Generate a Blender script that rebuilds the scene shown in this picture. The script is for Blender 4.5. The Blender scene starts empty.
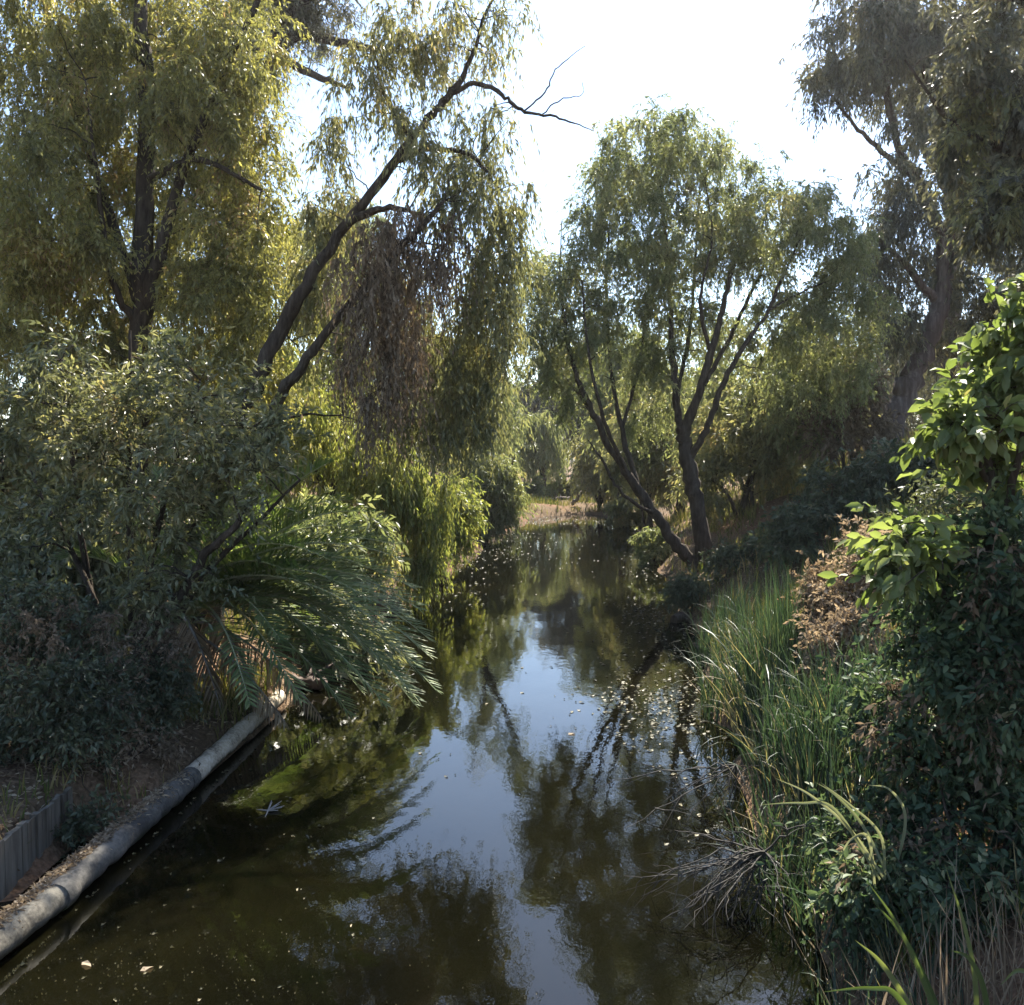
import bpy, math
import numpy as np

# ------------------------------------------------------------------ camera, sky, sun, exposure
S = bpy.context.scene
COL = S.collection
F_PX, CX, CY, CAM_H, PITCH = 900.0, 512.0, 502.5, 3.0, math.radians(2.7)
cam_d = bpy.data.cameras.new("camera")
cam = bpy.data.objects.new("camera", cam_d)
COL.objects.link(cam)
cam.location = (0, 0, CAM_H)
cam.rotation_euler = (math.pi / 2 - PITCH, 0, 0)
cam_d.sensor_fit = 'HORIZONTAL'
cam_d.sensor_width = 36.0
cam_d.lens = 36.0 * F_PX / 1024.0
cam_d.clip_start, cam_d.clip_end = 0.1, 3000
S.camera = cam

SUN_EL, SUN_AZ = math.radians(51), math.radians(20)      # azimuth from +Y towards +X
W = bpy.data.worlds.new("World")
S.world = W
W.use_nodes = True
wn = W.node_tree.nodes
sky = wn.new("ShaderNodeTexSky")
sky.sky_type = 'NISHITA'
sky.sun_disc = False
sky.sun_elevation = SUN_EL
sky.sun_rotation = SUN_AZ
sky.air_density, sky.dust_density, sky.ozone_density, sky.altitude = 1.0, 0.5, 2.0, 0
wn["Background"].inputs["Strength"].default_value = 0.074
W.node_tree.links.new(sky.outputs[0], wn["Background"].inputs[0])

sl = bpy.data.lights.new("sun", 'SUN')
sl.energy, sl.angle, sl.color = 5.0, math.radians(0.5), (1.0, 0.94, 0.82)
sun = bpy.data.objects.new("sun", sl)
COL.objects.link(sun)
sun.rotation_euler = (math.pi / 2 - SUN_EL, 0, math.pi - SUN_AZ)
sun.location = (20, 60, 60)

S.view_settings.view_transform = 'Standard'
S.view_settings.look = 'None'
S.view_settings.exposure = 2.15
S.view_settings.gamma = 1.0
S.cycles.max_bounces = 7
S.cycles.diffuse_bounces = 4
S.cycles.glossy_bounces = 3
S.cycles.transmission_bounces = 5
S.cycles.transparent_max_bounces = 4
S.cycles.volume_bounces = 0
S.cycles.caustics_reflective = False
S.cycles.caustics_refractive = False
S.cycles.sample_clamp_indirect = 6.0

# ------------------------------------------------------------------ geometry helpers
sp, cp = math.sin(PITCH), math.cos(PITCH)


def P(px, py, d):
    """world point seen at pixel (px, py) at the distance y = d"""
    a, b = (px - CX) / F_PX, (CY - py) / F_PX
    v = np.array([a, cp + b * sp, -sp + b * cp])
    return v * (d / v[1]) + np.array([0, 0, CAM_H])


def G(px, py, z=0.0):
    a, b = (px - CX) / F_PX, (CY - py) / F_PX
    v = np.array([a, cp + b * sp, -sp + b * cp])
    return v * ((z - CAM_H) / v[2]) + np.array([0, 0, CAM_H])


def nrm(v):
    return v / np.maximum(np.linalg.norm(v, axis=-1, keepdims=True), 1e-9)


class MB:
    """collects quads and links them as ONE mesh object"""

    def __init__(self):
        self.v, self.f, self.m, self.r, self.s, self.n = [], [], [], [], [], 0

    def add(self, v, f, mat=0, rnd=0.5, smooth=False):
        v = np.asarray(v, float).reshape(-1, 3)
        f = np.asarray(f, int).reshape(-1, 4)
        self.v.append(v)
        self.f.append(f + self.n)
        self.n += len(v)
        self.m.append(np.full(len(f), mat, np.int32))
        self.r.append(np.broadcast_to(np.asarray(rnd, np.float32), (len(f),)).copy())
        self.s.append(np.full(len(f), smooth, bool))

    def build(self, name, mats, parent=None, loc=None):
        me = bpy.data.meshes.new(name)
        if self.v:
            V = np.concatenate(self.v)
            F = np.concatenate(self.f)
            base = np.zeros(3) if loc is None else np.asarray(loc, float)
            if parent is not None:
                base = np.array(parent['_base'])
            V = V - base
            nf = len(F)
            me.vertices.add(len(V))
            me.vertices.foreach_set('co', V.astype(np.float32).ravel())
            me.loops.add(nf * 4)
            me.loops.foreach_set('vertex_index', F.astype(np.int32).ravel())
            me.polygons.add(nf)
            me.polygons.foreach_set('loop_start', np.arange(0, nf * 4, 4, dtype=np.int32))
            me.polygons.foreach_set('material_index', np.concatenate(self.m))
            me.polygons.foreach_set('use_smooth', np.concatenate(self.s))
            at = me.attributes.new('rnd', 'FLOAT', 'FACE')
            at.data.foreach_set('value', np.concatenate(self.r))
            me.update(calc_edges=True)
        for m in (mats if isinstance(mats, (list, tuple)) else [mats]):
            me.materials.append(m)
        o = bpy.data.objects.new(name, me)
        COL.objects.link(o)
        if parent is not None:
            o.parent = parent
        elif loc is not None:
            o.location = tuple(loc)
        return o


def thing(name, label, cat, base, group=None):
    o = bpy.data.objects.new(name, None)
    COL.objects.link(o)
    o.empty_display_size = 0.2
    o.location = tuple(float(c) for c in base)
    o['_base'] = [float(c) for c in base]
    o['label'] = label
    o['category'] = cat
    if group:
        o['group'] = group
    return o


def tag(o, label=None, cat=None, group=None, kind=None):
    for k, v in (('label', label), ('category', cat), ('group', group), ('kind', kind)):
        if v:
            o[k] = v
    return o


def spline(pts, per=6):
    """Catmull-Rom through rows of numbers"""
    p = np.asarray(pts, float)
    if len(p) < 3:
        t = np.linspace(0, 1, per + 1)[:, None]
        return p[0] * (1 - t) + p[-1] * t
    q = np.vstack([2 * p[0] - p[1], p, 2 * p[-1] - p[-2]])
    out = []
    for i in range(1, len(q) - 2):
        t = np.linspace(0, 1, per, endpoint=False)[:, None]
        a, b, c, d = q[i - 1], q[i], q[i + 1], q[i + 2]
        out.append(0.5 * ((2 * b) + (c - a) * t + (2 * a - 5 * b + 4 * c - d) * t ** 2 + (3 * b - a - 3 * c + d) * t ** 3))
    out.append(p[-1][None])
    return np.vstack(out)


def tube(mb, pts, rad, sides=6, mat=0, rnd=0.5, rng=None, lump=0.0, cap=False):
    pts = np.asarray(pts, float)
    n = len(pts)
    rad = np.broadcast_to(np.asarray(rad, float), (n,))
    t = nrm(np.gradient(pts, axis=0))
    ref = np.array([0.9, 0.31, 0.3]) if abs(nrm(pts[-1] - pts[0])[2]) > 0.7 else np.array([0.05, 0.1, 1.0])
    u = nrm(np.cross(t, ref))
    v = np.cross(t, u)
    a = np.linspace(0, 2 * math.pi, sides, endpoint=False)
    R = rad[:, None] * np.ones((n, sides))
    if rng is not None and lump:
        low = rng.normal(0, 1, (n, sides))
        low = (low + np.roll(low, 1, 0) + np.roll(low, 1, 1)) / 1.7
        R = R * (1 + lump * low)
    ring = pts[:, None] + R[..., None] * (np.cos(a)[None, :, None] * u[:, None] + np.sin(a)[None, :, None] * v[:, None])
    i = np.arange(n - 1)[:, None] * sides
    j = np.arange(sides)[None]
    k = (j + 1) % sides
    f = np.stack([i + j, i + k, i + sides + k, i + sides + j], -1).reshape(-1, 4)
    mb.add(ring.reshape(-1, 3), f, mat, rnd, True)
    if cap:
        for row in (0, n - 1):
            c = pts[row]
            vs = np.vstack([ring[row], c[None]])
            fs = [[q, (q + 1) % sides, sides, sides] for q in range(0, sides)]
            # quads fanned two rim edges at a time
            fs = [[q, (q + 1) % sides, (q + 2) % sides, sides] for q in range(0, sides, 2)]
            mb.add(vs, fs, mat, rnd, False)


def box(mb, lo, hi, mat=0, rnd=0.5, jit=None):
    x0, y0, z0 = lo
    x1, y1, z1 = hi
    v = np.array([[x0, y0, z0], [x1, y0, z0], [x1, y1, z0], [x0, y1, z0], [x0, y0, z1], [x1, y0, z1], [x1, y1, z1], [x0, y1, z1]], float)
    if jit is not None:
        v = v + jit
    mb.add(v, [[0, 3, 2, 1], [4, 5, 6, 7], [0, 1, 5, 4], [1, 2, 6, 5], [2, 3, 7, 6], [3, 0, 4, 7]], mat, rnd)


# ------------------------------------------------------------------ leaves, twigs, blades (vectorised)
def rand_dirs(rng, n):
    return nrm(rng.normal(0, 1, (n, 3)))


def put_leaves(mb, p, d, length, width, rng, mat, rnd, fold=False):
    n = len(p)
    side = nrm(np.cross(d, rand_dirs(rng, n)))
    L = length[:, None]
    Wd = width[:, None] * 0.5
    if not fold:
        mid = p + d * L * 0.42
        tip = p + d * L + np.array([0, 0, -0.12]) * L
        V = np.stack([p, mid + side * Wd, tip, mid - side * Wd], 1).reshape(-1, 3)
        F = np.arange(n * 4).reshape(-1, 4)
        mb.add(V, F, mat, rnd)
    else:
        up = np.cross(side, d)
        flip = np.where(up[:, 2:3] < 0, -1.0, 1.0)
        up = up * flip
        a0 = p
        a1 = p + d * L * 0.33 - up * L * 0.02
        a2 = p + d * L * 0.70 - up * L * 0.06
        a3 = p + d * L - up * L * 0.20
        w1, w2 = side * Wd * 0.95, side * Wd * 0.78
        lift = up * Wd * 0.35
        V = np.stack([a0, a1, a2, a3, a1 + w1 + lift, a2 + w2 + lift, a1 - w1 + lift, a2 - w2 + lift], 1).reshape(-1, 3)
        q = np.array([[0, 4, 5, 1], [1, 5, 3, 2], [0, 1, 6, 6], [1, 2, 7, 6], [2, 3, 7, 7]])
        q = np.array([[0, 4, 1, 1], [1, 4, 5, 2], [2, 5, 3, 3], [0, 1, 6, 6], [6, 1, 2, 7], [7, 2, 3, 3]])
        # keep pure quads: pair the wedges
        q = np.array([[0, 4, 5, 1], [1, 5, 3, 2], [0, 1, 7, 6], [1, 2, 3, 7]])
        F = (np.arange(n)[:, None, None] * 8 + q[None]).reshape(-1, 4)
        mb.add(V, F, mat, np.repeat(rnd, 4), True)


def sprays(mb, centres, rng, rho, ns, nl, ll, lw, hang=0.0, up=0.15, spread=0.7, droop=0.3, leaf_mat=1, twig_mat=0,
           twig_w=0.006, crnd=None, fold=False, core=0.22, steps=4):
    """strands leaving each clump centre, leaves along each strand"""
    nc = len(centres)
    if nc == 0:
        return
    n = nc * ns
    cr = rng.random(nc) if crnd is None else crnd
    C = np.repeat(centres, ns, 0)
    crs = np.repeat(cr, ns)
    crho = np.repeat(rho * rng.uniform(0.5, 1.6, nc), ns)
    D = nrm(rand_dirs(rng, n) + np.array([0, 0, up]))
    St = C + rng.normal(0, 1, (n, 3)) * crho[:, None] * core
    U = crho * rng.uniform(0.5, 1.25, n)
    H = hang * rng.uniform(0.35, 1.25, n) + rho * 0.25
    # twigs as thin ribbons
    t = np.linspace(0, 1, steps)
    pts = St[:, None] + D[:, None] * (U[:, None] * t)[..., None]
    pts[..., 2] -= H[:, None] * t[None] ** 2
    sd = nrm(np.cross(D, rand_dirs(rng, n)))
    wv = sd[:, None] * (twig_w * 0.5 * (1 - 0.75 * t))[None, :, None]
    V = np.stack([pts + wv, pts - wv], 2).reshape(-1, 3)
    i = (np.arange(n)[:, None] * steps + np.arange(steps - 1)[None]).ravel() * 2
    mb.add(V, np.stack([i, i + 1, i + 3, i + 2], -1), twig_mat, 0.5)
    # leaves
    m = n * nl
    idx = np.repeat(np.arange(n), nl)
    tt = rng.uniform(0.12, 1.02, m)
    p = St[idx] + D[idx] * (U[idx] * tt)[:, None]
    p[:, 2] -= H[idx] * tt ** 2
    T = D[idx] * U[idx][:, None]
    T[:, 2] -= 2 * H[idx] * tt
    d = nrm(nrm(T) + rand_dirs(rng, m) * spread + np.array([0, 0, -droop]))
    L = ll * rng.uniform(0.45, 1.4, m)
    r = np.clip(0.45 * crs[idx] + 0.55 * rng.random(m), 0, 1)
    put_leaves(mb, p, d, L, L * (lw / ll) * rng.uniform(0.8, 1.2, m), rng, leaf_mat, r, fold)


def blades(mb, base, rng, length, width, lean=0.25, bend=0.5, mat=0, segs=5, az=None, rnd=None):
    n = len(base)
    a = rng.uniform(0, 2 * math.pi, n) if az is None else az
    hd = np.stack([np.cos(a), np.sin(a), np.zeros(n)], -1)
    ln = np.abs(rng.normal(0, lean, n)) if np.isscalar(lean) else lean
    bd = np.abs(rng.normal(0, bend, n)) if np.isscalar(bend) else bend
    t = np.linspace(0, 1, segs + 1)
    ang = ln[:, None] + bd[:, None] * t[None] ** 1.6
    ds = length[:, None] / segs
    dx = np.cumsum(np.sin(ang) * ds, 1) - np.sin(ang) * ds
    dz = np.cumsum(np.cos(ang) * ds, 1) - np.cos(ang) * ds
    pts = base[:, None] + hd[:, None] * dx[..., None]
    pts[..., 2] += dz
    ta = a + math.pi / 2 + rng.normal(0, 0.7, n)
    sd = np.stack([np.cos(ta), np.sin(ta), np.zeros(n)], -1)
    wp = np.clip(1.0 - t ** 2.2, 0.04, 1) * (0.65 + 0.35 * np.minimum(1, t * 3))
    wv = sd[:, None] * (width[:, None] * 0.5 * wp[None])[..., None]
    V = np.stack([pts + wv, pts - wv], 2).reshape(-1, 3)
    i = (np.arange(n)[:, None] * (segs + 1) + np.arange(segs)[None]).ravel() * 2
    r = rng.random(n) if rnd is None else rnd
    mb.add(V, np.stack([i, i + 1, i + 3, i + 2], -1), mat, np.repeat(r, segs), True)


# ------------------------------------------------------------------ materials
def new_mat(name):
    m = bpy.data.materials.new(name)
    m.use_nodes = True
    nt = m.node_tree
    nt.nodes.clear()
    out = nt.nodes.new("ShaderNodeOutputMaterial")
    return m, nt, nt.nodes, nt.links, out


def ramp(nd, stops):
    r = nd.new("ShaderNodeValToRGB")
    e = r.color_ramp.elements
    while len(e) < len(stops):
        e.new(0.5)
    for el, (p, c) in zip(e, stops):
        el.position = p
        el.color = (*c, 1)
    return r


def leaf_mat(name, cols, trans=0.42, tint=(1.25, 1.2, 0.6), rough=0.4, spec=0.5, patch=0.5):
    m, nt, nd, lk, out = new_mat(name)
    at = nd.new("ShaderNodeAttribute")
    at.attribute_name = 'rnd'
    geo = nd.new("ShaderNodeNewGeometry")
    nz = nd.new("ShaderNodeTexNoise")
    nz.inputs["Scale"].default_value = 0.8
    nz.inputs["Detail"].default_value = 2
    lk.new(geo.outputs["Position"], nz.inputs["Vector"])
    mx = nd.new("ShaderNodeMath")
    mx.operation = 'MULTIPLY_ADD'
    mx.inputs[1].default_value = patch * 2
    mx.inputs[2].default_value = -patch
    lk.new(nz.outputs["Fac"], mx.inputs[0])
    ad = nd.new("ShaderNodeMath")
    ad.operation = 'ADD'
    ad.use_clamp = True
    lk.new(at.outputs["Fac"], ad.inputs[0])
    lk.new(mx.outputs[0], ad.inputs[1])
    r = ramp(nd, cols)
    lk.new(ad.outputs[0], r.inputs[0])
    b = nd.new("ShaderNodeBsdfPrincipled")
    b.inputs["Roughness"].default_value = rough
    b.inputs["Specular IOR Level"].default_value = spec
    lk.new(r.outputs[0], b.inputs["Base Color"])
    mul = nd.new("ShaderNodeMix")
    mul.data_type = 'RGBA'
    mul.blend_type = 'MULTIPLY'
    mul.inputs[0].default_value = 1
    lk.new(r.outputs[0], mul.inputs[6])
    mul.inputs[7].default_value = (*tint, 1)
    t = nd.new("ShaderNodeBsdfTranslucent")
    lk.new(mul.outputs[2], t.inputs[0])
    ms = nd.new("ShaderNodeMixShader")
    ms.inputs[0].default_value = trans
    lk.new(b.outputs[0], ms.inputs[1])
    lk.new(t.outputs[0], ms.inputs[2])
    lk.new(ms.outputs[0], out.inputs[0])
    return m


def rough_mat(name, cols, scale=6, detail=6, rough=0.9, bump=0.3, stretch=(1, 1, 1), spec=0.2, dist=0.02):
    m, nt, nd, lk, out = new_mat(name)
    tc = nd.new("ShaderNodeTexCoord")
    mp = nd.new("ShaderNodeMapping")
    mp.inputs["Scale"].default_value = stretch
    lk.new(tc.outputs["Object"], mp.inputs[0])
    nz = nd.new("ShaderNodeTexNoise")
    nz.inputs["Scale"].default_value = scale
    nz.inputs["Detail"].default_value = detail
    nz.inputs["Roughness"].default_value = 0.65
    lk.new(mp.outputs[0], nz.inputs["Vector"])
    r = ramp(nd, cols)
    lk.new(nz.outputs["Fac"], r.inputs[0])
    b = nd.new("ShaderNodeBsdfPrincipled")
    b.inputs["Roughness"].default_value = rough
    b.inputs["Specular IOR Level"].default_value = spec
    lk.new(r.outputs[0], b.inputs["Base Color"])
    bp = nd.new("ShaderNodeBump")
    bp.inputs["Strength"].default_value = bump
    bp.inputs["Distance"].default_value = dist
    lk.new(nz.outputs["Fac"], bp.inputs["Height"])
    lk.new(bp.outputs[0], b.inputs["Normal"])
    lk.new(b.outputs[0], out.inputs[0])
    return m


M = {}
M['bark'] = rough_mat('bark', [(0.3, (0.028, 0.022, 0.017)), (0.55, (0.075, 0.06, 0.047)), (0.8, (0.15, 0.125, 0.10))], 11, 10, 0.95, 1.0, (1, 1, 0.22), 0.1, 0.08)
M['bark_pale'] = rough_mat('bark_pale', [(0.3, (0.05, 0.037, 0.031)), (0.5, (0.11, 0.083, 0.07)), (0.75, (0.24, 0.20, 0.175))], 6, 10, 0.9, 1.0, (1, 1, 0.15), 0.15, 0.08)
M['twig'] = rough_mat('twig', [(0.3, (0.05, 0.035, 0.022)), (0.7, (0.13, 0.095, 0.06))], 12, 3, 0.9, 0.0)
M['dead_twig'] = rough_mat('dead_twig', [(0.3, (0.14, 0.125, 0.11)), (0.7, (0.33, 0.30, 0.27))], 12, 3, 0.9, 0.0)
M['grey_twig'] = rough_mat('grey_twig', [(0.3, (0.022, 0.02, 0.018)), (0.7, (0.075, 0.07, 0.065))], 12, 3, 0.9, 0.0)
M['leaf_yellow'] = leaf_mat('leaf_yellow', [(0.0, (0.120, 0.130, 0.060)), (0.4, (0.215, 0.215, 0.085)), (0.75, (0.350, 0.330, 0.120)), (1.0, (0.300, 0.200, 0.130))], 0.5, (1.25, 1.2, 0.7))
M['leaf_willow'] = leaf_mat('leaf_willow', [(0.0, (0.111, 0.137, 0.065)), (0.5, (0.195, 0.215, 0.104)), (0.85, (0.299, 0.299, 0.156)), (1.0, (0.390, 0.338, 0.156))], 0.48, (1.2, 1.2, 0.75))
M['leaf_olive'] = leaf_mat('leaf_olive', [(0.0, (0.10, 0.112, 0.06)), (0.5, (0.185, 0.19, 0.095)), (0.85, (0.28, 0.265, 0.125)), (1.0, (0.32, 0.25, 0.13))], 0.48, (1.2, 1.15, 0.75))
M['leaf_grey'] = leaf_mat('leaf_grey', [(0.0, (0.061, 0.074, 0.041)), (0.5, (0.149, 0.159, 0.084)), (0.85, (0.270, 0.263, 0.149)), (1.0, (0.405, 0.365, 0.230))], 0.4, (1.15, 1.15, 0.7), 0.4, 0.5)
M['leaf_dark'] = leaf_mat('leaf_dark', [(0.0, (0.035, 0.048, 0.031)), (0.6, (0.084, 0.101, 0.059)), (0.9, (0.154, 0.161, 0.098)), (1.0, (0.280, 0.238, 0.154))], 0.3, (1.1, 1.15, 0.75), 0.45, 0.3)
M['leaf_euc'] = leaf_mat('leaf_euc', [(0.0, (0.066, 0.066, 0.052)), (0.5, (0.112, 0.112, 0.080)), (0.9, (0.169, 0.164, 0.104)), (1.0, (0.206, 0.169, 0.104))], 0.36, (1.15, 1.1, 0.75), 0.45, 0.4)
M['leaf_green'] = leaf_mat('leaf_green', [(0.0, (0.085, 0.115, 0.04)), (0.5, (0.145, 0.18, 0.07)), (0.85, (0.21, 0.24, 0.11)), (1.0, (0.28, 0.25, 0.13))], 0.45, (1.2, 1.25, 0.6), 0.45, 0.35, 0.3)
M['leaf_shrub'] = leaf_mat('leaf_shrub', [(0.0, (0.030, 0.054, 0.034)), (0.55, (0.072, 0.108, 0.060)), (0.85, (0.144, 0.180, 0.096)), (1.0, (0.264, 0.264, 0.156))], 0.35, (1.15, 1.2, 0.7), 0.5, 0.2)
M['leaf_cattail'] = leaf_mat('leaf_cattail', [(0.0, (0.13, 0.15, 0.08)), (1.0, (0.34, 0.33, 0.21))], 0.4, (1.1, 1.1, 0.75), 0.35, 0.6, 0.1)
M['leaf_lime'] = leaf_mat('leaf_lime', [(0.0, (0.135, 0.169, 0.061)), (0.5, (0.243, 0.263, 0.088)), (1.0, (0.405, 0.371, 0.135))], 0.5, (1.2, 1.2, 0.65))
M['leaf_brown'] = leaf_mat('leaf_brown', [(0.0, (0.096, 0.072, 0.050)), (0.5, (0.180, 0.138, 0.096)), (1.0, (0.300, 0.240, 0.168))], 0.3, (1.1, 1.0, 0.85), 0.8, 0.1)
M['leaf_dry'] = leaf_mat('leaf_dry', [(0.0, (0.15, 0.11, 0.075)), (0.5, (0.30, 0.235, 0.165)), (1.0, (0.46, 0.38, 0.28))], 0.4, (1.1, 1.0, 0.8), 0.8, 0.1)
M['reed'] = leaf_mat('reed', [(0.0, (0.022, 0.042, 0.028)), (0.5, (0.046, 0.07, 0.046)), (0.78, (0.085, 0.108, 0.065)), (0.9, (0.24, 0.19, 0.11)), (1.0, (0.36, 0.28, 0.18))], 0.35, (1.1, 1.2, 0.6), 0.45, 0.4, 0.2)
M['blade'] = leaf_mat('blade', [(0.0, (0.05, 0.075, 0.03)), (0.6, (0.105, 0.135, 0.06)), (1.0, (0.20, 0.20, 0.10))], 0.4, (1.2, 1.25, 0.5), 0.4, 0.45, 0.1)
M['grass'] = leaf_mat('grass', [(0.0, (0.06, 0.085, 0.02)), (0.4, (0.115, 0.125, 0.035)), (0.75, (0.23, 0.19, 0.08)), (1.0, (0.34, 0.26, 0.14))], 0.35, (1.1, 1.15, 0.6), 0.6, 0.2, 0.5)
M['palm'] = leaf_mat('palm', [(0.0, (0.098, 0.142, 0.060)), (0.6, (0.194, 0.247, 0.105)), (1.0, (0.329, 0.351, 0.165))], 0.45, (1.15, 1.25, 0.5), 0.5, 0.3, 0.15)
M['rachis'] = rough_mat('rachis', [(0.3, (0.30, 0.31, 0.17)), (0.7, (0.48, 0.46, 0.29))], 8, 3, 0.45, 0.1, spec=0.5)

# ------------------------------------------------------------------ terrain
LY = np.array([-60, 5.0, 7.5, 10.6, 12.5, 19, 25, 32, 41, 47, 50.0])
LX = np.array([-3.05, -3.05, -2.95, -2.72, -2.75, -2.05, -1.6, -0.95, 0.2, 1.0, 3.4])
RY = np.array([-60, 3.0, 5.0, 8.7, 11.7, 15, 19, 23, 27, 36, 45, 50.0])
RX = np.array([1.6, 1.6, 1.8, 2.25, 2.65, 3.0, 3.6, 4.0, 4.2, 5.2, 6.2, 4.0])


def vnoise(x, y, s, seed=0):
    x, y = np.asarray(x, float) * s + 17.3 * seed, np.asarray(y, float) * s + 9.1 * seed
    xi, yi = np.floor(x), np.floor(y)
    fx, fy = x - xi, y - yi
    fx, fy = fx * fx * (3 - 2 * fx), fy * fy * (3 - 2 * fy)

    def h(a, b):
        q = np.sin(a * 127.1 + b * 311.7 + seed * 3.3) * 43758.5453
        return q - np.floor(q)
    return (h(xi, yi) * (1 - fx) + h(xi + 1, yi) * fx) * (1 - fy) + (h(xi, yi + 1) * (1 - fx) + h(xi + 1, yi + 1) * fx) * fy - 0.5


def sstep(a, b, x):
    t = np.clip((x - a) / (b - a), 0, 1)
    return t * t * (3 - 2 * t)


def gh(x, y):
    x, y = np.asarray(x, float), np.asarray(y, float)
    wob = 0.35 * vnoise(x * 0 + y, y * 0, 0.8, 1) * sstep(12, 16, y) + 0.25 * vnoise(y, y * 0, 2.5, 3) * sstep(12, 16, y)
    sl = np.interp(y, LY, LX) - x + wob
    sr = x - np.interp(y, RY, RX) + 0.4 * vnoise(y, y * 0 + 5, 1.2, 2)
    se = (y - 49.5) * 0.5
    s = np.maximum(np.maximum(sl, sr), se)
    h = np.where(s < 0, -0.05 + np.maximum(s, -2) * 0.45, 0.0)
    right = 0.22 * sstep(0, 0.35, s) + 0.52 * np.clip(s - 0.2, 0, 6) + 0.06 * np.clip(s - 6, 0, 20)
    right = right * (0.45 + 0.55 * sstep(40, 30, y))
    near = sstep(7.7, 7.0, y)
    left = (0.26 * (1 - near) + 0.0 * near) * sstep(0, 0.25, s) + 0.36 * near * sstep(0.50, 0.58, s) + 0.10 * np.clip(s, 0, 3) * (1 - near * sstep(0.6, 0.5, s)) + 0.16 * np.clip(s - 3, 0, 8) + 0.03 * np.clip(s - 11, 0, 20)
    end = 0.16 * sstep(0, 0.6, s) + 0.10 * np.clip(s, 0, 12)
    side = np.where(sr >= np.maximum(sl, se), right, np.where(sl >= se, left, end))
    h = np.where(s >= 0, side, h)
    k = sstep(-0.1, 1.2, s) * (1 - near * sstep(0.62, 0.45, sl) * (sl > sr))
    h = h + k * (0.35 * vnoise(x, y, 0.45, 4) + 0.14 * vnoise(x, y, 1.7, 5) + 0.05 * vnoise(x, y, 6.0, 6))
    return h


def on_ground(x, y, dz=0.0):
    return np.array([x, y, float(gh(x, y)) + dz])


def axis(fine_lo, fine_hi, step, lo, hi, grow=1.16):
    a = list(np.arange(fine_lo, fine_hi + 1e-6, step))
    s, v = step, a[-1]
    while v < hi:
        s *= grow
        v += s
        a.append(v)
    s, v, pre = step, a[0], []
    while v > lo:
        s *= grow
        v -= s
        pre.append(v)
    return np.array(pre[::-1] + a)


gx = axis(-7, 8, 0.12, -900, 900)
gy = axis(3, 30, 0.12, -60, 1600, 1.05)
X, Y = np.meshgrid(gx, gy)
Z = gh(X, Y)
nx, ny = len(gx), len(gy)
mb = MB()
ii = (np.arange(ny - 1)[:, None] * nx + np.arange(nx - 1)[None]).ravel()
mb.add(np.stack([X, Y, Z], -1).reshape(-1, 3), np.stack([ii, ii + 1, ii + nx + 1, ii + nx], -1), 0, 0.5, True)

m, nt, nd, lk, out = new_mat('earth')
geo = nd.new("ShaderNodeNewGeometry")
n1 = nd.new("ShaderNodeTexNoise"); n1.inputs["Scale"].default_value = 0.55; n1.inputs["Detail"].default_value = 5
n2 = nd.new("ShaderNodeTexNoise"); n2.inputs["Scale"].default_value = 22; n2.inputs["Detail"].default_value = 7
vo = nd.new("ShaderNodeTexVoronoi"); vo.inputs["Scale"].default_value = 30
for q in (n1, n2, vo):
    lk.new(geo.outputs["Position"], q.inputs["Vector"])
r1 = ramp(nd, [(0.3, (0.075, 0.055, 0.036)), (0.5, (0.14, 0.10, 0.065)), (0.7, (0.19, 0.105, 0.065))])
r2 = ramp(nd, [(0.3, (0.45, 0.42, 0.38)), (0.7, (1.25, 1.2, 1.15))])
lk.new(n1.outputs["Fac"], r1.inputs[0])
lk.new(n2.outputs["Fac"], r2.inputs[0])
mul = nd.new("ShaderNodeMix"); mul.data_type = 'RGBA'; mul.blend_type = 'MULTIPLY'; mul.inputs[0].default_value = 1
lk.new(r1.outputs[0], mul.inputs[6]); lk.new(r2.outputs[0], mul.inputs[7])
b = nd.new("ShaderNodeBsdfPrincipled"); b.inputs["Roughness"].default_value = 0.95; b.inputs["Specular IOR Level"].default_value = 0.1
lk.new(mul.outputs[2], b.inputs["Base Color"])
ad = nd.new("ShaderNodeMath"); ad.operation = 'ADD'
lk.new(n2.outputs["Fac"], ad.inputs[0]); lk.new(vo.outputs["Distance"], ad.inputs[1])
bp = nd.new("ShaderNodeBump"); bp.inputs["Strength"].default_value = 0.8; bp.inputs["Distance"].default_value = 0.03
lk.new(ad.outputs[0], bp.inputs["Height"]); lk.new(bp.outputs[0], b.inputs["Normal"])
lk.new(b.outputs[0], out.inputs[0])
tag(mb.build('ground', m), kind='structure')

# water
m, nt, nd, lk, out = new_mat('murky_water')
geo = nd.new("ShaderNodeNewGeometry")
mp = nd.new("ShaderNodeMapping"); mp.inputs["Scale"].default_value = (1.0, 0.55, 1.0)
lk.new(geo.outputs["Position"], mp.inputs[0])
w1 = nd.new("ShaderNodeTexNoise"); w1.inputs["Scale"].default_value = 1.3; w1.inputs["Detail"].default_value = 2
w2 = nd.new("ShaderNodeTexNoise"); w2.inputs["Scale"].default_value = 14; w2.inputs["Detail"].default_value = 3
c1 = nd.new("ShaderNodeTexNoise"); c1.inputs["Scale"].default_value = 0.45; c1.inputs["Detail"].default_value = 4
for q in (w1, w2):
    lk.new(mp.outputs[0], q.inputs["Vector"])
lk.new(geo.outputs["Position"], c1.inputs["Vector"])
wa = nd.new("ShaderNodeMath"); wa.operation = 'MULTIPLY_ADD'; wa.inputs[1].default_value = 0.16
lk.new(w2.outputs["Fac"], wa.inputs[0]); lk.new(w1.outputs["Fac"], wa.inputs[2])
bp = nd.new("ShaderNodeBump"); bp.inputs["Strength"].default_value = 0.10; bp.inputs["Distance"].default_value = 0.05
lk.new(wa.outputs[0], bp.inputs["Height"])
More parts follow.
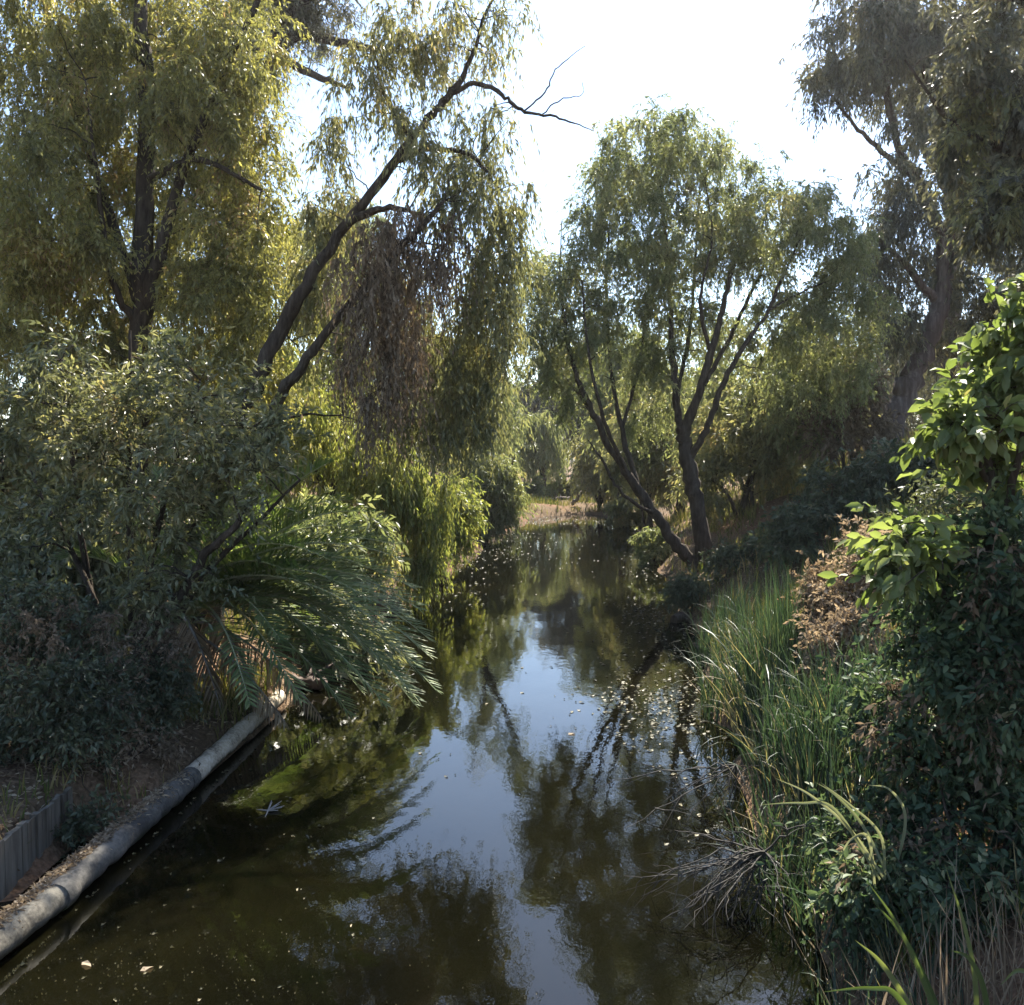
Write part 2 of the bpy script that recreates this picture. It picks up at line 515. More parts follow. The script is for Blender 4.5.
r = ramp(nd, [(0.35, (0.0012, 0.0013, 0.0007)), (0.65, (0.0042, 0.0038, 0.0014))])
lk.new(c1.outputs["Fac"], r.inputs[0])
b = nd.new("ShaderNodeBsdfPrincipled")
b.inputs["Roughness"].default_value = 0.015
b.inputs["IOR"].default_value = 1.45
lk.new(r.outputs[0], b.inputs["Base Color"])
lk.new(bp.outputs[0], b.inputs["Normal"])
lk.new(b.outputs[0], out.inputs[0])
mb = MB()
mb.add([[-9, -60, 0], [12, -60, 0], [12, 53, 0], [-9, 53, 0]], [[0, 1, 2, 3]])
tag(mb.build('water', m), kind='structure')


# ------------------------------------------------------------------ trees and shrubs
def grow(name, label, cat, limbs, blobs, leaf, seed, bark='bark', first='trunk', other='limb', group=None, extra=(), root=None, twig='twig',
         lump=0.07, reach=1.0, branch_r=1.0):
    """limbs: list of [(x, y, z, r), ...] in world metres; blobs: [(px, py, d, rx, ry, rd, n)];
    leaf: kwargs for sprays incl. mat; extra: more (part name, blobs, leaf) sets on the same tree"""
    rng = np.random.default_rng(seed)
    L0 = np.asarray(limbs[0], float)
    base = L0[0, :3]
    rt = thing(name, label, cat, base, group) if root is None else root
    nodes, rads = [], []
    for k, lb in enumerate(limbs):
        q = spline(lb, 7)
        n = len(q)
        q[1:-1, :3] += rng.normal(0, 1, (n - 2, 3)) * (0.12 * q[1:-1, 3:4] + 0.006)
        mbb = MB()
        q[:, 3] = np.maximum(q[:, 3], 0.004)
        if k == 0 and first == 'trunk':
            q[:3, 3] *= np.array([1.55, 1.25, 1.08])
        tube(mbb, q[:, :3], q[:, 3], 10 if q[0, 3] > 0.08 else 6, 0, 0.5, rng, lump)
        mbb.build(first if k == 0 else other, M[bark], rt)
        lo = int(n * (0.30 if k == 0 else 0.12))
        nodes.append(q[lo:, :3])
        rads.append(q[lo:, 3])
    nodes, rads = np.vstack(nodes), np.concatenate(rads)
    for part, bl, lf in (('crown', blobs, leaf),) + tuple(extra):
        lf = dict(lf)
        lmat = lf.pop('mat')
        mbb = MB()
        cs = []
        for (px, py, d, rx, ry, rd, n) in bl:
            c = P(px, py, d)
            k = d / F_PX
            u = rand_dirs(rng, n) * (rng.random(n) ** 0.42)[:, None]
            cs.append(c + u * np.array([rx * k, rd, ry * k]))
        cs = np.vstack(cs)
        cs = cs[cs[:, 2] > gh(cs[:, 0], cs[:, 1]) + 0.15]
        dist = np.sqrt(((cs[:, None] - nodes[None, ::3]) ** 2).sum(-1)).min(1)
        for c in cs[np.argsort(dist)]:
            dv = c - nodes
            dl = np.linalg.norm(dv, axis=1)
            cost = dl * (1 + 0.7 * np.clip(-dv[:, 2] / np.maximum(dl, 0.01), 0, 1)) + 0.25 * (rads < 0.01)
            j = int(np.argmin(cost))
            ln = dl[j]
            if ln < 0.05:
                continue
            mid = (nodes[j] + c) / 2 + np.array([0, 0, 0.14 * ln]) + rng.normal(0, 0.08, 3) * ln
            t = np.linspace(0, 1, 7)[:, None]
            q = nodes[j] * (1 - t) ** 2 + 2 * mid * t * (1 - t) + c * t ** 2
            q[1:-1] += rng.normal(0, 0.02, (5, 3)) * ln
            r0 = min(0.7 * rads[j], (0.006 + 0.011 * ln) * branch_r)
            rr = np.linspace(r0, max(0.003, r0 * 0.3), 7)
            tube(mbb, q, rr, 5 if r0 > 0.02 else 4, 0, 0.5)
            nodes = np.vstack([nodes, q[2:]])
            rads = np.concatenate([rads, rr[2:]])
        sprays(mbb, cs, rng, **lf)
        mbb.build(part, [M[bark] if bark != 'bark_pale' else M['bark'], M[lmat], M[twig]], rt)
    return rt


def LB(pts):
    """limb from pixel rows (px, py, d, radius)"""
    return [(*P(a, b_, d), r) for a, b_, d, r in pts]


def stems(bx, by, tops, r=0.03, sink=0.1):
    """shrub stems from one foot to several (x,y,z) tops"""
    rng = np.random.default_rng(int(abs(bx * 991 + by * 77)) + 5)
    out = []
    for tpt in tops:
        f = np.array([bx, by, 0.0]) + np.append(rng.normal(0, 0.12, 2), 0)
        f[2] = float(gh(f[0], f[1])) - sink
        tpt = np.asarray(tpt, float)
        m1 = f * 0.6 + tpt * 0.4 + np.array([0, 0, 0.12 * np.linalg.norm(tpt - f)]) + rng.normal(0, 0.06, 3)
        out.append([(*f, r), (*m1, r * 0.7), (*tpt, r * 0.25)])
    return out


exec_order = []
# ================================================================== LEFT BANK
# tall yellowing weeping tree
d = 14.0
b0 = on_ground(P(134, 500, d)[0], d, -0.1)
grow('weeping_tree', 'tall weeping tree with yellow sunlit foliage and dark upright trunk above the left bank', 'tree',
     [[(*b0, 0.22)] + LB([(136, 470, d, 0.19), (140, 370, d, 0.17), (143, 250, d, 0.15), (146, 120, d, 0.125), (141, 0, d, 0.10), (150, -130, d, 0.08), (170, -240, d, 0.03)]),
      LB([(140, 345, d, 0.10), (158, 255, d - .3, 0.09), (205, 110, d - .5, 0.06), (262, -10, d - .5, 0.04), (290, -90, d, 0.02)]),
      LB([(139, 300, d, 0.10), (108, 210, d + .5, 0.07), (70, 90, d + .4, 0.05), (30, -40, d + .5, 0.03)]),
      LB([(145, 180, d, 0.06), (200, 160, d - .8, 0.045), (262, 190, d - 1.0, 0.025)]),
      LB([(138, 330, d, 0.07), (112, 280, d - .4, 0.05), (96, 170, d - .9, 0.03), (85, 80, d - 1, 0.015)])],
     [(222, 100, d - .2, 66, 110, 1.6, 90), (60, 90, d, 90, 140, 1.8, 95), (150, 40, d + 1.2, 120, 140, 1.2, 90), (150, -130, d, 190, 100, 2.2, 56), (235, 270, d - .1, 75, 100, 1.4, 70),
      (50, 290, d + .3, 90, 110, 1.6, 90), (150, 260, d + 1.2, 110, 120, 1.0, 70), (200, 390, d + .2, 100, 60, 1.2, 44), (40, 200, d - 1.2, 70, 90, .8, 24)],
     dict(mat='leaf_yellow', rho=0.40, ns=26, nl=26, ll=0.07, lw=0.022, hang=0.4, up=0.3, spread=1.0, droop=0.35), 11)

# leaning tree with dry hanging foliage
d = 12.5
b0 = on_ground(P(205, 520, d)[0], d, -0.1)
lean = [[(*b0, 0.17)] + LB([(222, 470, d, 0.14), (252, 388, d, 0.12), (292, 308, d, 0.095), (346, 225, d, 0.072), (396, 160, d, 0.06), (428, 118, d, 0.055), (452, 92, d, 0.045), (470, 60, d, .03), (495, -10, d, 0.015)]),
        LB([(228, 475, d, 0.09), (262, 430, d - .4, 0.08), (300, 368, d - .7, 0.066), (346, 308, d - .9, 0.05), (402, 246, d - 1, 0.045), (445, 200, d - 1, 0.02)]),
        LB([(300, 296, d, 0.06), (275, 340, d - .2, .05), (296, 352, d - .5, 0.045)]) if False else LB([(346, 225, d, 0.06), (385, 208, d - .3, 0.045), (425, 215, d - .5, 0.02)]),
        LB([(396, 160, d, 0.05), (430, 150, d - .2, 0.04), (470, 155, d - .3, 0.03), (500, 190, d - .4, 0.012)]),
        LB([(412, 140, d, 0.045), (385, 95, d + .4, 0.03), (372, 40, d + .6, 0.015)]),
        LB([(448, 95, d, 0.034), (478, 84, d - .2, 0.032), (505, 97, d - .3, 0.027), (525, 112, d - .3, 0.022), (560, 118, d - .4, 0.014), (594, 131, d - .5, 0.004)]),
        LB([(524, 111, d - .3, 0.013), (545, 92, d - .2, 0.011), (556, 70, d, 0.008), (585, 46, d, 0.003)]),
        LB([(540, 116, d - .3, 0.010), (560, 100, d - .4, 0.008), (581, 95, d - .4, 0.005), (583, 82, d - .4, 0.003)])]
grow('leaning_tree', 'leaning dark stemmed tree with thin olive drooping leaves and a bare twig against the sky', 'tree', lean,
     [(440, 30, d, 80, 50, 1.1, 34), (395, 75, d, 60, 50, 1.0, 24), (480, 200, d - .4, 50, 50, .8, 26), (440, 150, d - .4, 55, 40, .8, 16),
      (335, 130, d, 25, 50, .8, 9), (330, 230, d + .6, 36, 60, .6, 16), (300, 300, d + .7, 30, 50, .6, 12), (500, 130, d - .3, 45, 35, .6, 7), (330, 200, d + .3, 30, 40, .6, 8), (490, 260, d - .4, 36, 45, .6, 18),
      (475, 320, d - .2, 38, 50, .7, 26), (455, 370, d, 30, 40, .7, 18), (505, 330, d - .3, 14, 50, .5, 9), (512, 240, d - .4, 16, 50, .5, 8), (420, 320, d + .5, 40, 60, .6, 30), (340, 330, d + .6, 40, 60, .6, 30), (455, 415, d, 30, 34, .6, 24), (400, 410, d + .3, 40, 34, .6, 20), (490, 390, d, 16, 40, .5, 10)],
     dict(mat='leaf_olive', rho=0.33, ns=13, nl=19, ll=0.078, lw=0.02, hang=0.5, up=0.2, spread=0.8, droop=0.5), 12,
     extra=(('dry_foliage', [(395, 265, d - .9, 55, 55, .7, 34), (385, 345, d - 1, 45, 75, .6, 34), (430, 240, d - .9, 30, 40, .5, 10)],
             dict(mat='leaf_brown', rho=0.30, ns=17, nl=17, ll=0.07, lw=0.02, hang=0.7, up=0.0, spread=0.8, droop=0.6)),))

# dark needled tree high behind
d = 24.0
b0 = on_ground(P(235, 480, d)[0], d, -0.1)
grow('pine_tree', 'dark purplish tree with bare spreading limbs showing behind the yellow weeping tree', 'tree',
     [[(*b0, 0.42)] + LB([(238, 300, d, .36), (242, 150, d, .28), (250, 40, d, .22), (262, -80, d, .15), (280, -200, d, 0.05)]),
      LB([(243, 110, d, .13), (275, 62, d, .12), (320, 78, d - .5, .09), (350, 88, d - 1, .04)]),
      LB([(243, 100, d, .16), (290, 38, d, .14), (345, 44, d, .11), (392, 52, d, .07), (426, 49, d, .03)]),
      LB([(246, 70, d, .12), (285, 20, d - .5, .10), (325, -15, d - .8, .06), (370, -50, d - 1, 0.02)])],
     [(300, 5, d, 60, 40, 1.5, 50), (250, -60, d, 120, 70, 2.2, 40), (330, -70, d, 60, 40, 1.5, 14), (210, 60, d, 70, 90, 2, 30), (190, 240, d, 110, 110, 2, 46), (60, 200, d, 90, 160, 2, 46)],
     dict(mat='leaf_euc', rho=0.6, ns=24, nl=16, ll=0.13, lw=0.028, hang=0.2, up=0.2, spread=0.8, droop=0.1), 13)

# grey green shrub, many stems, standing before the weeping tree
d = 9.6
bx, by = P(130, 700, 9.4)[0], 9.4
tops = [P(60, 360, d), P(130, 330, d), P(200, 380, d), P(250, 430, d - .3), P(30, 470, d), P(300, 480, d - .5)]
st = stems(bx, by, tops, 0.05)
st.append([(*on_ground(bx + .05, by - .1, -.1), 0.075)] + LB([(140, 655, 9.2, .065), (185, 590, 9.0, 0.055), (205, 555, 8.9, 0.045), (240, 520, 8.8, 0.035)]))
grow('grey_shrub', 'large grey green shrub with many dark stems standing over the pipe on the left bank', 'shrub', st,
     [(70, 400, d, 75, 50, .8, 20), (190, 415, d, 80, 60, .8, 28), (210, 490, d - .5, 75, 70, .7, 32), (110, 480, d, 80, 70, .8, 26), (20, 540, d - .5, 60, 60, .7, 14),
      (170, 590, d - .6, 60, 50, .6, 24), (120, 350, d, 110, 26, .7, 7), (250, 410, d - .2, 40, 50, .5, 9)],
     dict(mat='leaf_grey', rho=0.27, ns=16, nl=12, ll=0.075, lw=0.024, hang=0.03, up=0.5, spread=0.7, droop=0.0), 14, first='stem', other='stem',
     extra=(('yellowing_foliage', [(110, 420, d - .3, 90, 60, .6, 16), (230, 450, d - .5, 60, 60, .6, 14), (160, 520, d - .7, 80, 50, .5, 10)],
             dict(mat='leaf_olive', rho=0.26, ns=14, nl=11, ll=0.07, lw=0.022, hang=0.1, up=0.4, spread=0.8, droop=0.1)),))

d = 8.0
bx, by = P(40, 780, 7.9)[0], 7.9
st = stems(bx, by, [P(20, 600, d), P(80, 610, d), P(110, 690, d - .2), P(-30, 640, d), P(0, 720, d - .4), P(70, 760, 7.6)], 0.03)
grow('dark_bramble', 'dark tangled bush with small dull leaves filling the bank above the wooden boards', 'bush', st,
     [(40, 640, d, 80, 60, .7, 44), (90, 710, d - .1, 50, 60, .5, 34), (10, 740, d - .4, 50, 45, .4, 26), (70, 790, 7.3, 22, 20, .25, 10), (-40, 640, d, 50, 90, .6, 24), (112, 775, 7.7, 26, 30, .3, 22), (150, 690, 8.4, 34, 34, .4, 26), (90, 830, 6.9, 16, 18, .18, 10), (60, 700, 7.2, 60, 50, .4, 30)],
     dict(mat='leaf_dark', rho=0.22, ns=20, nl=13, ll=0.05, lw=0.02, hang=0.05, up=0.3, spread=0.9, droop=0.0), 15, first='stem', other='stem',
     extra=(('dry_foliage', [(50, 650, d - .2, 80, 60, .6, 30), (100, 720, d - .3, 50, 50, .4, 22), (20, 760, d - .5, 40, 40, .3, 10), (150, 660, 8.4, 40, 40, .4, 12)],
             dict(mat='leaf_brown', rho=0.2, ns=15, nl=10, ll=0.045, lw=0.016, hang=0.05, up=0.2, spread=1.0, droop=0.1, twig_mat=2)),))

d = 12.0
bx, by = P(10, 560, d)[0], d
grow('pale_bush', 'pale dusty green bush at the left picture edge behind the dark tangled bush', 'bush',
     stems(bx, by, [P(0, 430, d), P(50, 440, d), P(-40, 460, d)], 0.03),
     [(15, 465, d, 60, 50, .8, 36), (-60, 440, d, 60, 60, .8, 16)],
     dict(mat='leaf_olive', rho=0.28, ns=20, nl=12, ll=0.08, lw=0.03, hang=0.05, up=0.4, spread=0.8, droop=0.0), 16, first='stem', other='stem')

# yellow-green willows and shrubs along the left bank, going away
d = 19.0
b0 = on_ground(P(330, 540, d)[0], d, -.1)
grow('bank_willow', 'yellow green shrubby willow filling the bank behind the palm', 'tree',
     [[(*b0, .12)] + LB([(332, 490, d, .10), (338, 450, d, .07), (342, 400, d, .05), (330, 360, d, .02)]),
      LB([(335, 480, d, .07), (370, 450, d - .3, .05), (400, 440, d - .5, .02)]),
      LB([(333, 500, d, .06), (300, 440, d - .2, .05), (285, 390, d - .3, .02)])],
     [(300, 410, d, 50, 60, 1.2, 44), (350, 450, d - .3, 45, 50, 1.2, 44), (390, 470, d - .5, 42, 44, 1.0, 60), (428, 500, d - .6, 26, 40, .8, 44), (420, 560, d - .8, 18, 18, .5, 14), (340, 520, d - .5, 50, 30, 1.0, 30), (250, 470, d, 50, 60, 1.2, 34)],
     dict(mat='leaf_lime', rho=0.34, ns=20, nl=18, ll=0.095, lw=0.026, hang=0.85, up=0.3, spread=0.7, droop=0.5), 17)

d = 46.0
b0 = on_ground(P(462, 510, d)[0], d, -.1)
grow('slender_willow', 'slender soft green willow standing far off behind the rounded bush', 'tree',
     [[(*b0, .2)] + LB([(463, 470, d, .18), (466, 420, d, .14), (472, 370, d, .09), (478, 330, d, .03)]),
      LB([(465, 430, d, .09), (450, 390, d, .06), (440, 360, d, .02)]),
      LB([(468, 420, d, .09), (492, 390, d, .06), (500, 365, d, .02)])],
     [(478, 370, d, 30, 36, 1.6, 36), (450, 400, d, 34, 50, 1.8, 44), (490, 420, d, 26, 40, 1.6, 36), (462, 450, d, 36, 40, 1.6, 30)],
     dict(mat='leaf_willow', rho=0.7, ns=24, nl=14, ll=0.2, lw=0.05, hang=0.8, up=0.3, spread=0.6, droop=0.4), 18)

d = 24.0
bx, by = P(447, 560, 23)[0] - .2, 23.0
grow('lime_bush', 'bright yellow green bush beside the bare strip of the left bank', 'bush',
     stems(bx, by, [P(420, 480, 23), P(450, 470, 23), P(435, 520, 22.5), P(470, 500, 23)], 0.03),
     [(435, 505, 23, 35, 34, 1.0, 40), (462, 505, 23.5, 18, 34, .8, 22), (425, 550, 22, 18, 18, .6, 12), (455, 545, 23, 14, 14, .6, 8)],
     dict(mat='leaf_lime', rho=0.34, ns=22, nl=13, ll=0.10, lw=0.035, hang=0.2, up=0.4, spread=0.7, droop=0.2), 19, first='stem', other='stem')

d = 33.0
bx, by = P(490, 540, d)[0] - .3, d
grow('round_bush', 'rounded grey green bush overhanging the water at the far left bank', 'bush',
     stems(bx, by, [P(480, 470, d), P(505, 480, d), P(470, 500, d), P(512, 510, d - .4)], 0.05),
     [(488, 475, d, 28, 44, 1.2, 56), (508, 500, d - .2, 14, 30, .9, 30), (466, 490, d, 24, 45, 1, 40), (490, 520, d - .4, 22, 20, 1, 20)],
     dict(mat='leaf_willow', rho=0.45, ns=24, nl=13, ll=0.14, lw=0.036, hang=0.35, up=0.5, spread=0.6, droop=0.3), 20, first='stem', other='stem')

d = 37.0
b0 = on_ground(P(468, 520, d)[0], d, -.1)
grow('tilted_tree', 'thin tree tilted to the right with sparse crown beyond the rounded bush', 'tree',
     [[(*b0, .2)] + LB([(474, 440, d, .18), (488, 390, d, .15), (505, 350, d, .11), (520, 310, d, .06), (528, 270, d, .02)]),
      LB([(488, 390, d, .08), (478, 340, d, .06), (470, 280, d, .02)])],
     [(524, 300, d, 26, 40, 1.4, 12), (490, 330, d, 26, 40, 1.4, 12), (500, 410, d, 22, 40, 1.2, 14)],
     dict(mat='leaf_willow', rho=0.6, ns=20, nl=14, ll=0.18, lw=0.04, hang=0.8, up=0.3, spread=0.5, droop=0.4), 21)

# ================================================================== FAR END
d = 56.0
b0 = on_ground(P(543, 500, d)[0], d, -.1)
grow('pale_willow', 'pale grey green dome shaped willow standing behind the sandbar at the canal end', 'tree',
     [[(*b0, .2)] + LB([(543, 470, d, .17), (542, 440, d, .12), (545, 415, d, .05)]),
      LB([(543, 475, d, .1), (532, 440, d, .07), (527, 420, d, .03)]), LB([(543, 475, d, .1), (555, 440, d, .07), (560, 425, d, .03)])],
     [(543, 425, d, 18, 18, 1.3, 30), (543, 455, d, 26, 30, 1.5, 46)],
     dict(mat='leaf_willow', rho=0.5, ns=22, nl=14, ll=0.2, lw=0.05, hang=1.0, up=0.5, spread=0.4, droop=0.6), 22)
d = 66.0
b0 = on_ground(P(590, 490, d)[0], d, -.1)
grow('grey_canal_tree', 'grey dense tree closing the canal view behind the pale dome shaped willow', 'tree',
     [[(*b0, .35)] + LB([(590, 440, d, .3), (585, 390, d, .2), (580, 345, d, .06)]), LB([(590, 430, d, .15), (560, 390, d, .1), (550, 360, d, .04)]), LB([(590, 430, d, .15), (620, 390, d, .1), (635, 360, d, .04)])],
     [(580, 365, d, 45, 28, 3, 44), (600, 410, d, 60, 35, 3, 60), (545, 400, d, 30, 25, 2, 26), (640, 440, d, 50, 40, 3, 40)],
     dict(mat='leaf_euc', rho=1.0, ns=22, nl=13, ll=0.34, lw=0.09, hang=0.5, up=0.3, spread=0.7, droop=0.2), 23)
d = 75.0
b0 = on_ground(P(512, 490, d)[0], d, -.1)
grow('bright_canal_tree', 'bright yellow green tree seen through the gap at the canal end', 'tree',
     [[(*b0, .3)] + LB([(512, 450, d, .25), (515, 410, d, .15), (518, 385, d, .05)]), LB([(512, 440, d, .12), (530, 410, d, .08), (538, 395, d, .03)])],
     [(512, 405, d, 28, 22, 2.5, 30), (530, 400, d, 22, 12, 2, 14), (505, 440, d, 26, 40, 2.5, 36)],
     dict(mat='leaf_lime', rho=1.0, ns=26, nl=14, ll=0.36, lw=0.1, hang=0.4, up=0.4, spread=0.7, droop=0.2), 24)
d = 50.0
bx, by = P(600, 505, d)[0], d
grow('canal_bush', 'olive drooping bush above the far right bank beside the sandbar', 'bush',
     stems(bx, by, [P(590, 450, d), P(610, 430, d), P(630, 460, d), P(580, 480, d)], 0.08),
     [(595, 460, d, 25, 32, 1.6, 40), (625, 470, d, 30, 30, 1.6, 40), (605, 425, d, 22, 22, 1.5, 18)],
     dict(mat='leaf_olive', rho=0.6, ns=24, nl=13, ll=0.22, lw=0.055, hang=0.5, up=0.4, spread=0.6, droop=0.3), 25, first='stem', other='stem')

# ================================================================== RIGHT BANK
# three stemmed willow
d = 21.5
b0 = on_ground(P(708, 570, d)[0], d, -.15)
b1 = on_ground(P(702, 572, d)[0], d - .1, -.1)
wil = [[(*b0, .21)] + LB([(704, 545, d, .20), (694, 490, d, .185), (686, 452, d, .17), (682, 428, d, .16)]),
       [(*b1, .15)] + LB([(690, 560, d, .145), (668, 532, d, .13), (640, 492, d, .11), (615, 455, d - .2, .09), (594, 415, d - .3, .075), (578, 380, d - .3, .06), (566, 330, d - .3, .045), (560, 280, d - .3, .025), (562, 220, d, .01)]),
       LB([(682, 440, d, .10), (676, 400, d, .085), (672, 340, d, .07), (668, 270, d, .05), (662, 200, d, .03), (655, 140, d, .012)]),
       LB([(683, 434, d, .12), (698, 395, d - .3, .10), (712, 350, d - .4, .085), (722, 310, d - .4, .065), (735, 260, d - .4, .04), (752, 200, d, .015)]),
       LB([(688, 462, d, .085), (708, 425, d - .5, .075), (722, 385, d - .8, .065), (745, 345, d - 1, .055), (768, 310, d - 1, .04), (790, 260, d - 1, .025), (815, 210, d - .8, .01)]),
       LB([(704, 385, d - .3, .06), (726, 345, d, .05), (752, 290, d + .3, .035), (775, 240, d + .3, .015)]),
       LB([(640, 492, d, .07), (622, 430, d + .3, .06), (610, 360, d + .5, .045), (606, 290, d + .5, .035), (610, 220, d + .5, .018), (612, 160, d + .5, .008)]),
       LB([(655, 513, d, .045), (640, 506, d - .5, .042), (618, 488, d - .8, .036), (602, 460, d - 1, .026), (588, 440, d - 1.1, .012)]),
       LB([(594, 415, d - .3, .05), (575, 390, d + .3, .04), (548, 360, d + .5, .02)]),
       LB([(676, 400, d, .055), (690, 330, d + .6, .045), (695, 260, d + .8, .03), (700, 180, d + .8, .012)]),
       LB([(628, 475, d - .1, .05), (604, 420, d - .9, .042), (588, 350, d - 1.1, .03), (582, 280, d - 1.1, .015)]),
       LB([(622, 430, d + .3, .045), (640, 360, d + .9, .035), (648, 280, d + 1, .02), (640, 210, d + 1, .01)]),
       LB([(710, 352, d - .4, .05), (700, 300, d - 1.0, .035), (712, 240, d - 1.2, .02), (705, 180, d - 1.2, .01)]),
       LB([(768, 310, d - 1, .03), (805, 290, d - .6, .022), (845, 275, d - .3, .01)])]
grow('three_stemmed_willow', 'large willow with forked dark stems leaning over the water from the right bank', 'tree', wil,
     [(660, 165, d, 72, 50, 1.8, 84), (610, 190, d, 32, 46, 1.4, 26), (650, 240, d, 84, 50, 1.8, 64), (640, 310, d + .4, 60, 50, 1.5, 44), (778, 220, d - .4, 68, 52, 1.8, 84),
      (725, 200, d, 40, 50, 1.6, 26), (845, 260, d - .3, 34, 46, 1.4, 36), (585, 260, d, 22, 50, 1.0, 14), (700, 260, d, 60, 44, 1.6, 24), (700, 310, d + .8, 40, 40, 1.4, 12), (556, 300, d, 26, 50, 1, 18), (543, 275, d, 24, 60, .9, 13), (538, 350, d, 18, 40, .8, 10),
      (800, 320, d, 50, 44, 1.4, 40), (860, 320, d, 26, 40, 1.2, 16), (650, 370, d + .9, 50, 44, 1.4, 26), (590, 350, d, 34, 44, 1.2, 20), (550, 360, d, 22, 40, 1.0, 12), (780, 380, d + .4, 40, 30, 1.2, 20), (730, 330, d + .9, 50, 40, 1.2, 22), (850, 370, d, 30, 36, 1.0, 18), (640, 420, d + 1, 40, 30, 1, 12), (560, 390, d, 20, 30, .8, 10)],
     dict(mat='leaf_willow', rho=0.42, ns=21, nl=24, ll=0.08, lw=0.024, hang=0.36, up=0.5, spread=0.95, droop=0.35), 31, lump=0.09)

# tall eucalyptus
d = 25.0
b0 = on_ground(P(885, 450, d)[0], d, -.2)
b1 = on_ground(P(930, 440, d + 2)[0], d + 2, -.2)
euc = [[(*b0, .33)] + LB([(893, 422, d, .34), (911, 380, d, .30), (930, 336, d, .26), (944, 285, d, .21), (940, 235, d, .17), (922, 190, d, .13), (898, 145, d, .10), (880, 60, d, .10), (872, -20, d, .05), (868, -90, d, .02)]),
       LB([(944, 282, d, .18), (950, 205, d, .15), (950, 120, d, .12), (962, 40, d, .12), (985, -60, d, .07), (1000, -140, d, .02)]),
       LB([(945, 175, d, .12), (985, 110, d - .5, .10), (1030, 75, d - 1, .08), (1080, 40, d - 1, .03)]),
       LB([(950, 130, d, .1), (925, 70, d, .08), (915, 0, d, .05), (905, -70, d, .02)]),
       LB([(916, 180, d, .1), (880, 150, d + .5, .07), (850, 120, d + .6, .05), (820, 80, d + .6, .02)]),
       LB([(935, 300, d, .12), (900, 260, d - .4, .08), (872, 235, d - .6, .03)])]
grow('tall_gum_tree', 'tall gum tree with thick leaning peeling trunk and grey foliage on the right slope', 'tree', euc,
     [(880, 40, d, 65, 60, 2, 70), (850, 60, d, 45, 50, 1.6, 30), (960, 40, d, 70, 70, 2.2, 70), (930, 330, d + 1.5, 60, 70, 1, 30), (1010, 160, d - .5, 60, 90, 2, 56), (920, 140, d, 45, 50, 1.6, 22), (890, 220, d, 40, 60, 1.5, 40),
      (970, 240, d, 40, 50, 1.8, 26), (900, -80, d, 120, 60, 2.4, 40), (1010, 300, d, 50, 50, 1.6, 30), (895, 320, d, 30, 30, 1.2, 16), (865, 300, d, 22, 50, 1.2, 9)],
     dict(mat='leaf_euc', rho=0.5, ns=26, nl=14, ll=0.14, lw=0.034, hang=0.35, up=0.1, spread=0.8, droop=0.5), 32, bark='bark_pale',
     )

b0 = on_ground(8.6, 11.5, -.2)
grow('overhanging_tree', 'grey olive branches of a nearer tree hanging in from the right picture edge', 'tree',
     [[(*b0, .26), (8.5, 11.4, 3.5, .22), (8.2, 11.2, 6.0, .17), (7.6, 11.0, 8.5, .1), (7.0, 10.8, 10.5, .03)],
      [(8.3, 11.2, 5.0, .12), *LB([(1085, 190, 10.6, .09), (1010, 150, 10.4, .06), (950, 120, 10.3, .03), (905, 60, 10.3, .01)])],
      [(8.4, 11.3, 4.0, .1), *LB([(1100, 290, 10.4, .07), (1040, 240, 10.0, .04), (990, 220, 9.8, .015)])],
      [(7.9, 11.1, 7.2, .1), *LB([(1100, 40, 10.6, .07), (1040, 10, 10.4, .04), (960, -20, 10.3, .015)])]],
     [(990, 130, 10.3, 45, 60, .8, 34), (1000, 215, 10.0, 32, 30, .6, 20), (1080, 120, 10.5, 80, 110, 1.2, 60), (1060, 270, 10.0, 50, 50, .8, 26), (1060, -60, 10.5, 110, 90, 1.3, 50), (960, 60, 10.3, 40, 40, .5, 10)],
     dict(mat='leaf_euc', rho=0.30, ns=22, nl=13, ll=0.075, lw=0.026, hang=0.12, up=0.2, spread=0.8, droop=0.3), 132,
     extra=(('yellowing_foliage', [(985, 125, 10.1, 34, 34, .4, 9), (1000, 210, 9.8, 28, 24, .4, 9)],
             dict(mat='leaf_olive', rho=0.28, ns=20, nl=12, ll=0.075, lw=0.026, hang=0.12, up=0.2, spread=0.8, droop=0.3)),))

d2 = 31.0
b1 = on_ground(P(945, 440, d2)[0], d2, -.2)
grow('second_gum_tree', 'reddish upright gum tree trunk standing just behind the thick leaning one', 'tree',
     [[(*b1, .42)] + LB([(945, 380, d2, .38), (948, 300, d2, .33), (960, 200, d2, .26), (990, 100, d2, .18), (1010, 0, d2, .1), (1020, -80, d2, .03)]),
      LB([(950, 280, d2, .16), (985, 220, d2, .12), (1020, 180, d2, .05)]), LB([(958, 210, d2, .14), (925, 150, d2, .1), (900, 90, d2, .03)])],
     [(1010, 60, d2, 60, 90, 2.5, 40), (930, 90, d2, 60, 60, 2.2, 26), (1030, 260, d2, 50, 70, 2.2, 30), (985, 340, d2, 40, 40, 2, 24), (900, 350, d2, 30, 30, 1.6, 12)],
     dict(mat='leaf_euc', rho=0.6, ns=24, nl=14, ll=0.17, lw=0.04, hang=0.4, up=0.1, spread=0.8, droop=0.5), 33, bark='bark_pale')

